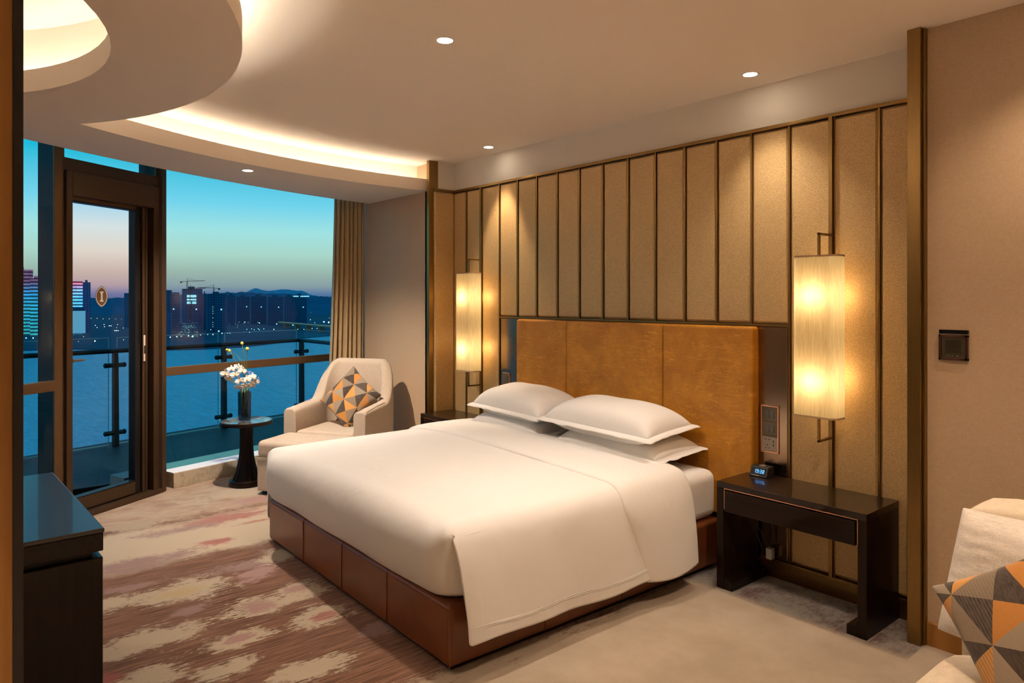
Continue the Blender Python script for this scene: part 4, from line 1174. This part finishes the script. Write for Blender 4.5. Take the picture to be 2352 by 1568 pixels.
# thermostat
th_ = thing('thermostat', 'dark wooden framed wall thermostat reading 24.4 on the beige wall', 'thermostat', (-1.09, YP, 1.245))
bm = new_bm(); x0, x1, z0, z1 = -1.149, -1.037, 1.243, 1.352; y = YP-.012
for bx in ((x0,z0,x1,z0+.012),(x0,z1-.012,x1,z1),(x0,z0,x0+.010,z1),(x1-.014,z0,x1,z1)): box(bm, bx[0], y-.004, bx[1], bx[2], YP, bx[3])
obj('frame', bm, simple('thermostat_wood', (.045,.014,.008), .2, coat=1), th_, bevel=.002)
bm = new_bm(); box(bm, x0+.012, y-.001, z0+.012, x1-.014, YP-.002, z1-.012); obj('face', bm, simple('thermostat_olive', (.045,.034,.014), .3), th_)
bm = new_bm(); box(bm, x0+.026, y-.002, z0+.032, x1-.026, YP-.004, z1-.022); obj('screen', bm, simple('thermostat_lcd', (.030,.026,.014), .2), th_)
bm = new_bm(); digits(bm, '24.4o', .008, .017, .004, .0018, Matrix.Translation((x0+.040, y-.0021, z0+.045))); obj('digits', bm, simple('lcd_black', (.004,.003,.003), .4), th_)
bm = new_bm()
for dx in (.030,.040,.050,.068): box(bm, x0+dx, y-.0015, z0+.018, x0+dx+.005, y-.0005, z0+.0215)
obj('buttons', bm, M['chrome'], th_)
bm = new_bm(); box(bm, x0+.003, y-.004, z1+.003, x1, YP, z1+.020); obj('top_strip', bm, simple('gloss_black', (.006,.005,.006), .15), th_)
bm = new_bm(); box(bm, x0+.002, y-.003, z1, x1, YP, z1+.003); obj('trim_line', bm, M['chrome'], th_)

# ------------------------------------------------------------------ armchair and ottoman
CO = Vector((-5.42, 1.973, 0)); CR = math.atan2(.542, .840)
ot = thing('ottoman', 'beige linen ottoman in front of the armchair, beside the round table', 'ottoman', CO, CR)
bm = new_bm(); box(bm, 0, 0, .03, .64, .40, .285); obj('body', bm, M['chair'], ot, local=True, bevel=.012, seg=3)
bm = new_bm(); box(bm, -.003, -.003, .285, .643, .41, .415)
cu = obj('cushion', bm, M['chair'], ot, local=True, bevel=.035, seg=5); bake_smooth(cu, 80)
bm = new_bm(); tube(bm, [(-.004,.40,.288),(-.004,-.004,.288),(.644,-.004,.288),(.644,.40,.288)], .004, 6); obj('piping', bm, M['piping'], ot, local=True)
for x in (.05, .59):
    for y in (.05, .35):
        bm = new_bm(); box(bm, x-.02, y-.02, 0, x+.02, y+.02, .03); obj('leg', bm, M['framedark'], ot, local=True)

ac = thing('armchair', 'beige linen armchair with a tall tapered back in the corner by the curtain', 'armchair', CO, CR)
# U-shaped shell, local coordinates: x right, y back
def shell():
    bm = new_bm()
    path = []   # (outer point, inward normal, height, lean)
    hw = .382; cxm = .322; yf = .42; yb = 1.06; rc = .20
    pts = []
    n1_ = 14
    for i in range(n1_+1): pts.append((cxm-hw, yf+(yb-rc-yf)*i/n1_, (1,0)))
    for i in range(1, 9):
        an = PI - PI/2*i/8*1.0
        pts.append((cxm-hw+rc+rc*math.cos(an), yb-rc+rc*math.sin(an), (-math.cos(an), -math.sin(an))))
    for i in range(1, 9): pts.append((cxm-hw+rc+(2*hw-2*rc)*i/8, yb, (0,-1)))
    for i in range(1, 9):
        an = PI/2 - PI/2*i/8
        pts.append((cxm+hw-rc+rc*math.cos(an), yb-rc+rc*math.sin(an), (-math.cos(an), -math.sin(an))))
    for i in range(1, n1_+1): pts.append((cxm+hw, yb-rc-(yb-rc-yf)*i/n1_, (-1,0)))
    N = len(pts); rows = []
    for i, (x, y, nn) in enumerate(pts):
        v = (y-yf)/(yb-yf)
        hh = .600 + .055*v                                   # arm slope
        k = max(0, min(1, (y-.80)/(.245))); k = k*k*(3-2*k)
        hh = hh + (.975-hh)*k
        lean = .10*max(0,(hh-.60)/.375)                       # inward taper of the wings towards the top
        th = .115 - .02*k
        row = []
        tx = (x-cxm)
        def P_(d, z):
            q = max(0, (z-.45)/.5)
            xx = x + nn[0]*d; yy = y + nn[1]*d
            xx = cxm + (xx-cxm)*(1-.11*q*q*k if z > .45 else 1)
            yy = yy + .03*q*k - 0
            return Vector((xx, yy, z))
        r_ = .028
        prof = [(0,.06),(0,.30),(0,hh*.75),(0,hh-.05),(.006,hh-.018),(r_,hh),(th-r_,hh),(th-.006,hh-.018),(th,hh-.05),(th,hh*.75),(th,.33),(th,.06)]
        rows.append([P_(d,z) for d,z in prof])
    g = quadstrip(bm, rows, closed_u=True)
    bm.faces.new(list(reversed(g[0]))); bm.faces.new(g[-1])
    return bm
so = obj('shell', shell(), M['chair'], ac, local=True, bevel=.014, seg=3); bake_smooth(so, 50)
bm = new_bm(); box(bm, .05, .425, .08, .595, .97, .30); obj('seat_base', bm, M['chair'], ac, local=True, bevel=.01)
bm = new_bm(); box(bm, .052, .415, .30, .592, .96, .425); o_ = obj('seat_cushion', bm, M['chair'], ac, local=True, bevel=.035, seg=5); bake_smooth(o_, 80)
for x in (.0, .64):
    for y in (.47, .98):
        bm = new_bm(); box(bm, x-.02, y-.02, 0, x+.02, y+.02, .07); obj('leg', bm, M['framedark'], ac, local=True)
bm = new_bm()
pp = [(.703,.418,.08),(.703,.418,.58),(.700,.45,.600),(.70,.60,.622),(.70,.75,.635)]
tube(bm, pp, .004, 6); obj('piping', bm, M['piping'], ac, local=True)

def cushion_mesh(S, H, n=26, seedv=0):
    bm = new_bm(); top = []; bot = []
    for j in range(n+1):
        rt, rb = [], []
        for i in range(n+1):
            u = i/n*2-1; v = j/n*2-1
            k = max(0, 1-u*u)*max(0, 1-v*v); h = H*.5*k**.42
            x = u*S/2*(1-.09*(1-v*v)*abs(u)**2); y = v*S/2*(1-.09*(1-u*u)*abs(v)**2)
            w_ = noise.noise(Vector((x*7+seedv,y*7,seedv)))*.008*k
            rt.append(Vector((x,y,h+w_))); rb.append(Vector((x,y,-h+w_)))
        top.append(rt); bot.append(rb)
    quadstrip(bm, top); quadstrip(bm, bot)
    bmesh.ops.remove_doubles(bm, verts=bm.verts, dist=.0005); return bm
def basis(xa, na, loc):
    """matrix with local x along xa and local z along na"""
    x = Vector(xa).normalized(); z = Vector(na); z = (z - x*z.dot(x)).normalized(); y = z.cross(x)
    return Matrix.Translation(loc) @ Matrix((x,y,z)).transposed().to_4x4()
cc = obj('cushion', cushion_mesh(.43, .13, seedv=2), M['geo_small'], smooth=True, sub=1)
rdir = Vector((.840,.542,0)); fdir = Vector((.542,-.840,0))
nrm = (fdir*.88 + Vector((0,0,.40))).normalized(); upv = (Vector((0,0,1)) - nrm*nrm.z).normalized()
rgt = upv.cross(nrm)
xa = (rgt*math.cos(math.radians(52)) + upv*math.sin(math.radians(52)))
cloc = CO + rdir*.345 + Vector((-.542,.840,0))*.80 + Vector((0,0,.655))
cc.matrix_world = basis(xa, nrm, cloc)
tag(cc, 'orange, black and taupe triangle patterned cushion leaning in the armchair', 'cushion')

# ------------------------------------------------------------------ round table, vase, flowers
TC = Vector((-5.78, 2.02, 0))
tb = thing('side_table', 'round black pedestal side table with a marble top by the window', 'side table', TC)
bm = new_bm(); lathe(bm, [(.134,0),(.136,.004),(.136,.036),(.130,.044),(.112,.047)], TC.x, TC.y, 48); bake_smooth(obj('base', bm, M['ebony_h'], tb), 40)
bm = new_bm()
prof = [(.110,.045),(.100,.07),(.085,.11),(.070,.16),(.058,.22),(.052,.29),(.050,.38),(.052,.492)]
g = []
rows = []
for r_, z in prof:
    rows.append([Vector((TC.x+(r_*(1+.035*math.cos(16*2*PI*k/96)))*math.cos(2*PI*k/96), TC.y+(r_*(1+.035*math.cos(16*2*PI*k/96)))*math.sin(2*PI*k/96), z)) for k in range(96)])
quadstrip(bm, rows, closed_u=True); bake_smooth(obj('pedestal', bm, M['ebony_v'], tb), 60)
bm = new_bm(); lathe(bm, [(.19,.490),(.203,.492),(.205,.496),(.205,.514),(.203,.519),(.196,.520)], TC.x, TC.y, 64); bake_smooth(obj('rim', bm, M['ebony_h'], tb), 40)
bm = new_bm(); lathe(bm, [(.193,.518),(.193,.5225)], TC.x, TC.y, 64); mt = obj('marble_top', bm, M['tablemarble'], tb); mt['label'] = 'veined dark marble inset'
VC = TC + Vector((-.012,-.012,.5225))
bm = new_bm(); z0 = VC.z
lathe(bm, [(.042,z0+.001),(.048,z0+.004),(.0505,z0+.012),(.0525,z0+.232),(.0495,z0+.232),(.0475,z0+.02),(.030,z0+.014)], VC.x, VC.y, 40)
vs = obj('vase', bm, M['vaseglass']); bake_smooth(vs, 50); tag(vs, 'smoky grey cylindrical glass vase on the round side table', 'vase')
fa = thing('flower_bouquet', 'bouquet of white orchids with yellow ball flowers in the grey vase', 'flowers', (VC.x, VC.y, z0+.02))
petal_m = simple('orchid_white', (.86,.78,.72), .6, nscale=30, var=.05); lipm = simple('orchid_yellow_centre', (.62,.42,.08), .6)
green = simple('stem_green', (.10,.13,.025), .6, nscale=40, var=.2); yel = simple('yellow_flower_head', (.55,.50,.09), .7, nscale=160, var=.3, bump=.8); blu = simple('lilac_blossom', (.30,.33,.62), .7)
def bloom_parts(c, n, size, spin):
    n = n.normalized(); Mx = basis(Rv if abs(n.dot(Rv)) < .9 else Vector((0,0,1)), n, c) @ Matrix.Rotation(spin, 4, 'Z')
    bm = new_bm()
    for k, (an, L, W) in enumerate(((PI/2,1,.62),(PI/2+2.15,.98,.55),(PI/2-2.15,.98,.55),(0.12,1.1,.95),(PI-.12,1.1,.95))):
        rows = []
        for i in range(6):
            q = i/5; rr_ = size*L*q; wd = size*W*math.sin(PI*min(1,(.12+q*.85)))**.7
            lift = size*(.30*q*q - .05 + (.12 if k >= 3 else 0))
            rows.append([Mx @ (Matrix.Rotation(an,4,'Z') @ Vector((rr_, wd*s_*.5, lift + .10*size*s_*s_))) for s_ in (-1,-.5,0,.5,1)])
        quadstrip(bm, rows)
    o = obj('orchid_bloom', bm, petal_m, fa, smooth=True, solid=.0015)
    bm = new_bm(); ico(bm, Mx @ Vector((0,-.1*size,.12*size)), (size*.16,size*.22,size*.2), 2)
    obj('bloom_centre', bm, lipm, o, smooth=True)
random.seed(12)
def fpos(px, y, dep=0.0):
    t0 = 5.75; u = (px-1176)/1620.; return (Fv+Rv*u)*(t0+dep) + Vector((0,0,1.5+(688-y)/1620.*(t0+dep)))
for px, y, dep, sz, nx, nz in ((518,858,-.02,.048,-.7,.1),(532,848,0,.042,-.3,.5),(541,860,-.05,.050,.1,.15),(527,869,-.03,.045,-.3,-.3),(552,846,.02,.042,.1,.6),(558,852,-.03,.045,.5,.2),(546,842,.04,.036,0,.8),
                               (552,874,-.05,.046,-.5,.1),(568,872,-.04,.050,.2,.4),(580,866,.0,.045,.7,.4),(565,885,-.07,.046,.1,-.2),(578,884,-.04,.046,.6,-.2),(549,889,-.04,.040,-.5,-.4),(588,876,.02,.042,.9,.0)):
    n_ = -Fv*1.0 + Rv*nx + Vector((0,0,nz)); bloom_parts(fpos(px,y,dep), n_, sz*.80, random.uniform(-.5,.5))
for px, y, rr_, bend in ((527,805,.013,-.02),(556,788,.013,.0),(568,801,.0145,.01)):
    top = fpos(px, y); bot = fpos(563+bend*40, 868)
    bm = new_bm(); mid_ = (top+bot)/2 + Rv*(-.012 if px < 540 else .004) + Vector((0,0,.02)); tube(bm, [bot, (bot+mid_)/2+Rv*.004, mid_, (top+mid_)/2+Vector((0,0,.006)), top], .0028, 6); st_ = obj('flower_stem', bm, green, fa, smooth=True)
    bm = new_bm(); ico(bm, top, (rr_,rr_,rr_*1.15), 3)
    for v in bm.verts: v.co += (v.co-top).normalized()*rr_*.16*noise.noise(v.co*260)
    obj('yellow_flower_head', bm, yel, st_, smooth=True)
bm = new_bm(); top = fpos(521,803); mid_ = fpos(541,812); tube(bm, [fpos(560,860), fpos(556,832), mid_, top], .0022, 6); obj('flower_stem', bm, green, fa, smooth=True)
bm = new_bm(); ico(bm, top, (.011,.011,.010), 2); obj('yellow_flower_head', bm, yel, fa, smooth=True)
random.seed(4)
bm = new_bm()
for k in range(46):
    q = random.random(); c = fpos(572+20*q+random.uniform(-5,5), 856+16*q+random.uniform(-6,6), .03+random.uniform(-.02,.02))
    ico(bm, c, (.0055,.0055,.0055), 1)
obj('lilac_blossoms', bm, blu, fa)
bm = new_bm()
for k in range(9):
    an = k*.7; b = Vector((VC.x+.022*math.cos(an), VC.y+.022*math.sin(an), z0+.03)); tp = Vector((VC.x+.03*math.cos(an+1.2), VC.y+.03*math.sin(an+1.2), z0+.26)); tube(bm, [b, (b+tp)/2+Vector((.004,0,0)), tp], .004, 6)
tube(bm, [fpos(563,895), fpos(550,885), fpos(530,876), fpos(518,866)], .003, 6)
obj('stems', bm, green, fa, smooth=True)

# ------------------------------------------------------------------ curtain
cu_ = thing('curtain', 'floor length brown curtain gathered at the window end of the wall', 'curtain', (-6.33, 3.2, 0))
bm = new_bm(); rows = []
nf = 7; N = 150
for zi in range(14):
    z = .02 + (2.64-.02)*zi/13; q = 1-z/2.64
    row = []
    for i in range(N+1):
        s_ = i/N
        y = 3.335 - (.275 + .085*q**1.3)*s_; x = -6.275 - .055*s_ - .018*q
        amp = (.020+.016*(1-q)*0+.012*q)*(1 if s_ > .02 else .3)
        if s_ > .72: amp *= 1+1.1*(s_-.72)/.28
        ph = 2*PI*nf*(s_**.86) + .5*math.sin(z*1.3)
        row.append(Vector((x + amp*math.sin(ph) + .01*math.sin(2*PI*2.3*s_), y + .006*math.cos(ph*1.0+.3), z)))
    rows.append(row)
quadstrip(bm, rows); obj('curtain_cloth', bm, M['curtain'], cu_, smooth=True, solid=.004)
bm = new_bm(); box(bm, -6.36, 2.2, 2.645, -6.30, 3.35, 2.68); obj('curtain_track', bm, M['ceil'], cu_)

# ------------------------------------------------------------------ console
cn = thing('console', 'dark ebony console with a leather covered top at the left, reflecting the window', 'console', (-2.64, .46, 0), math.radians(1.4))
bm = new_bm(); box(bm, -1.0, -.55, .735, 0, 0, .75); obj('top', bm, M['consoletop'], cn, local=True, bevel=.004, seg=3)
bm = new_bm(); box(bm, -1.0, -.55, .675, -.003, -.003, .735); obj('top_frame', bm, M['ebony_h'], cn, local=True, bevel=.003)
bm = new_bm(); box(bm, -.99, -.54, .655, -.03, -.03, .675); obj('shadow_gap', bm, M['framedark'], cn, local=True)
bm = new_bm(); box(bm, -1.0, -.55, 0, -.004, -.004, .655); obj('body', bm, M['ebony_v'], cn, local=True, bevel=.003)

# ------------------------------------------------------------------ sofa and pillow at lower right
sf = thing('sofa', 'pale linen armless sofa in the lower right corner, cut by the frame', 'sofa', (-.80, 2.40, 0))
def soft_box(x0,y0,z0,x1,y1,z1,bev,mat,name,wr=0):
    bm = new_bm(); box(bm, x0,y0,z0,x1,y1,z1)
    bmesh.ops.subdivide_edges(bm, edges=bm.edges, cuts=9, use_grid_fill=True)
    c = Vector(((x0+x1)/2,(y0+y1)/2,(z0+z1)/2)); h = Vector(((x1-x0)/2,(y1-y0)/2,(z1-z0)/2))
    for v in bm.verts:
        p = Vector(((v.co.x-c.x)/h.x, (v.co.y-c.y)/h.y, (v.co.z-c.z)/h.z))
        # round the edges
        for _ in range(1):
            d = Vector((max(0,abs(v.co.x-c.x)-(h.x-bev)), max(0,abs(v.co.y-c.y)-(h.y-bev)), max(0,abs(v.co.z-c.z)-(h.z-bev))))
            if d.length > bev:
                k = bev/d.length
                for a_ in range(3):
                    s_ = 1 if v.co[a_] > c[a_] else -1
                    if d[a_] > 0: v.co[a_] = c[a_] + s_*((h[a_]-bev)+d[a_]*k)
        if wr: v.co += Vector((noise.noise(v.co*6), noise.noise(v.co*6+Vector((5,1,2))), noise.noise(v.co*5+Vector((9,1,2)))))*wr
        v.co.z += .012*(1-p.x**2)*(1-p.y**2)*(1 if p.z > .9 else 0)
    o = obj(name, bm, mat, sf, smooth=True, sub=1); return o
soft_box(-.82,1.35,.18,1.2,2.52,.43,.06,M['sofa_seat'],'seat')
bm = new_bm(); box(bm, -.80,1.4,.05,1.2,2.9,.18); obj('frame', bm, M['framedark'], sf)
o_ = soft_box(-.852,2.66,.18,1.2,2.90,.825,.03,M['sofa_seat'],'back_frame')
def back_cushion():
    bm = new_bm(); rows = []
    x0, x1 = -.885, 1.1; z0, z1 = .425, .805; NX, NZ = 70, 60
    for side in (0, 1):
        g_ = []
        for j in range(NZ+1):
            row = []
            for i in range(NX+1):
                u = i/NX*2-1; v = j/NZ*2-1
                k = (max(0,1-abs(u)**9)*max(0,1-abs(v)**5))**.5
                z = z0+(z1-z0)*(v+1)/2; x = x0+(x1-x0)*(u+1)/2 + .03*(z-z0)/(z1-z0)
                y = 2.54 + .14*(z-z0)/(z1-z0)
                th = .095*k
                if side == 0:
                    near = math.exp(-(i/NX*16)); wr = .0045*near*math.sin(z*150+noise.noise(Vector((x*14,z*9,0)))*6)
                    y = y - th - wr*k + .004*k*noise.noise(Vector((x*9,z*9,1)))
                else: y = y + th*.8
                row.append(Vector((x,y,z)))
            g_.append(row)
        quadstrip(bm, g_)
    bmesh.ops.remove_doubles(bm, verts=bm.verts, dist=.0008)
    return bm
bc = obj('back_cushion', back_cushion(), M['sofa'], sf, smooth=True, sub=1); bc['label'] = 'creased silvery linen back cushion'
bc['label'] = 'creased silvery linen back cushion'
sc_ = obj('cushion', cushion_mesh(.47, .14, 30, 5), M['geo_big'], smooth=True, sub=1)
nrm = Vector((-.12,-.92,.42)).normalized(); upv = (Vector((0,0,1)) - nrm*nrm.z).normalized(); rgt = upv.cross(nrm)
xa = rgt*math.cos(math.radians(38)) + upv*math.sin(math.radians(38))
sc_.matrix_world = basis(xa, nrm, Vector((-.52,2.32,.585)))
tag(sc_, 'large orange, brown and taupe triangle patterned cushion on the pale sofa', 'cushion')

# ------------------------------------------------------------------ downlights
def downlight(x, y, z, label, W=0, aim=None, size=110, blend=.6, col=(1,.76,.54), soft=.03, r=.035, visible=True):
    d = thing('downlight', label, 'light', (x, y, z))
    if not visible:  # unseen added fill lights hang under the ceiling root
        del d['label']; del d['category']; d.parent = ceil_root; d.location = (x, y, z-ZC)
    bm = new_bm(); lathe(bm, [(r,z-.001),(r+.010,z-.002),(r+.012,z+.0005),(r,z+.0005)], x, y, 40, caps=False); bake_smooth(obj('trim_ring', bm, M['dl_ring'], d))
    bm = new_bm(); lathe(bm, [(.001,z-.0012),(r,z-.0012)], x, y, 40, caps=False); obj('lens', bm, M['dl_lens'], d)
    if W:
        L = bpy.data.lights.new('spot', 'SPOT'); L.energy = W; L.color = col; L.spot_size = math.radians(size); L.spot_blend = blend; L.shadow_soft_size = soft
        lo = bpy.data.objects.new('spot', L); COL.objects.link(lo); lo.parent = d; lo.location = (0,0,-.03)
        tgt = Vector(aim or (x,y,0)); dr_ = (tgt - Vector((x,y,z-.03))).normalized()
        lo.rotation_euler = dr_.to_track_quat('-Z','Y').to_euler()
    return d
WHT = (1,.86,.72)
downlight(-2.661,1.826,ZC,'round recessed downlight in the ceiling over the foot of the bed', 115, (-3.0,2.0,0), 100, 1.0, WHT)
downlight(-2.036,3.329,ZC,'round recessed downlight near the wall above the right nightstand', 55, (-1.9,2.9,0), 95, .8, WHT)
downlight(-4.307,3.363,ZC,'round recessed downlight near the wall at the far left lamp', 75, (-4.36,3.50,0), 58, .6)
downlight(-5.178,1.818,ZS,'round recessed downlight in the dropped soffit near the window', 215, (-5.52,2.05,0), 118, .9, WHT)
# added fill lights, unseen, to brighten the ceiling, carpet and walls
downlight(-.75,2.0,ZC,'added fill downlight above the sofa, outside the picture', 85, (-.85,2.0,0), 105, .7, visible=False)
downlight(-1.0,-.2,ZC,'added fill downlight behind the viewpoint', 190, (-.8,-.3,0), 80, .8, visible=False)
downlight(-4.66,-.75,ZS,'added fill downlight in the round soffit beyond the left edge of the picture', 40, (-4.4,.2,0), 100, .8, visible=False)
downlight(-1.75,-1.3,ZS,'added fill downlight in the round soffit behind the viewpoint', 90, (-1.5,-1.6,0), 70, .8, visible=False)
downlight(.6,.8,ZC,'added fill downlight right of the viewpoint, outside the picture', 260, (.7,.8,0), 80, .8, visible=False)
downlight(.6,-1.2,ZC,'added fill downlight in the corner behind the viewpoint', 220, (.6,-1.2,0), 90, .8, visible=False)
downlight(-.6,2.95,ZC,'added fill downlight washing the thermostat wall, outside the picture', 30, (-.7,3.1,0), 110, .8, visible=False)

# ------------------------------------------------------------------ dusk sky
wd = bpy.data.worlds.new('dusk_sky'); scn.world = wd; wd.use_nodes = True
nt = wd.node_tree; nt.nodes.clear()
out_ = nt.nodes.new('ShaderNodeOutputWorld'); bg = nt.nodes.new('ShaderNodeBackground'); nt.links.new(bg.outputs[0], out_.inputs[0])
tc = nt.nodes.new('ShaderNodeTexCoord'); sp = nt.nodes.new('ShaderNodeSeparateXYZ'); nt.links.new(tc.outputs['Generated'], sp.inputs[0])
mr = nt.nodes.new('ShaderNodeMapRange'); mr.inputs[1].default_value = 0; mr.inputs[2].default_value = .5; nt.links.new(sp.outputs[2], mr.inputs[0])
rp = nt.nodes.new('ShaderNodeValToRGB'); nt.links.new(mr.outputs[0], rp.inputs[0])
st = [(0,(.11,.14,.28)),(.014,(.17,.18,.35)),(.036,(.46,.34,.37)),(.07,(.60,.46,.40)),(.12,(.76,.68,.58)),(.18,(.68,.77,.76)),(.25,(.32,.66,.84)),(.36,(.025,.50,.70)),(.46,(.012,.42,.66)),(.7,(.05,.40,.66)),(1,(.04,.28,.52))]
cr = rp.color_ramp
while len(cr.elements) < len(st): cr.elements.new(.5)
for e_, (p, c) in zip(cr.elements, st): e_.position = p; e_.color = (*c, 1)
nt.links.new(rp.outputs[0], bg.inputs[0]); bg.inputs[1].default_value = .90

scn.view_settings.view_transform = 'Standard'; scn.view_settings.look = 'None'; scn.view_settings.gamma = 1; scn.view_settings.use_curve_mapping = False
scn.view_settings.exposure = .22
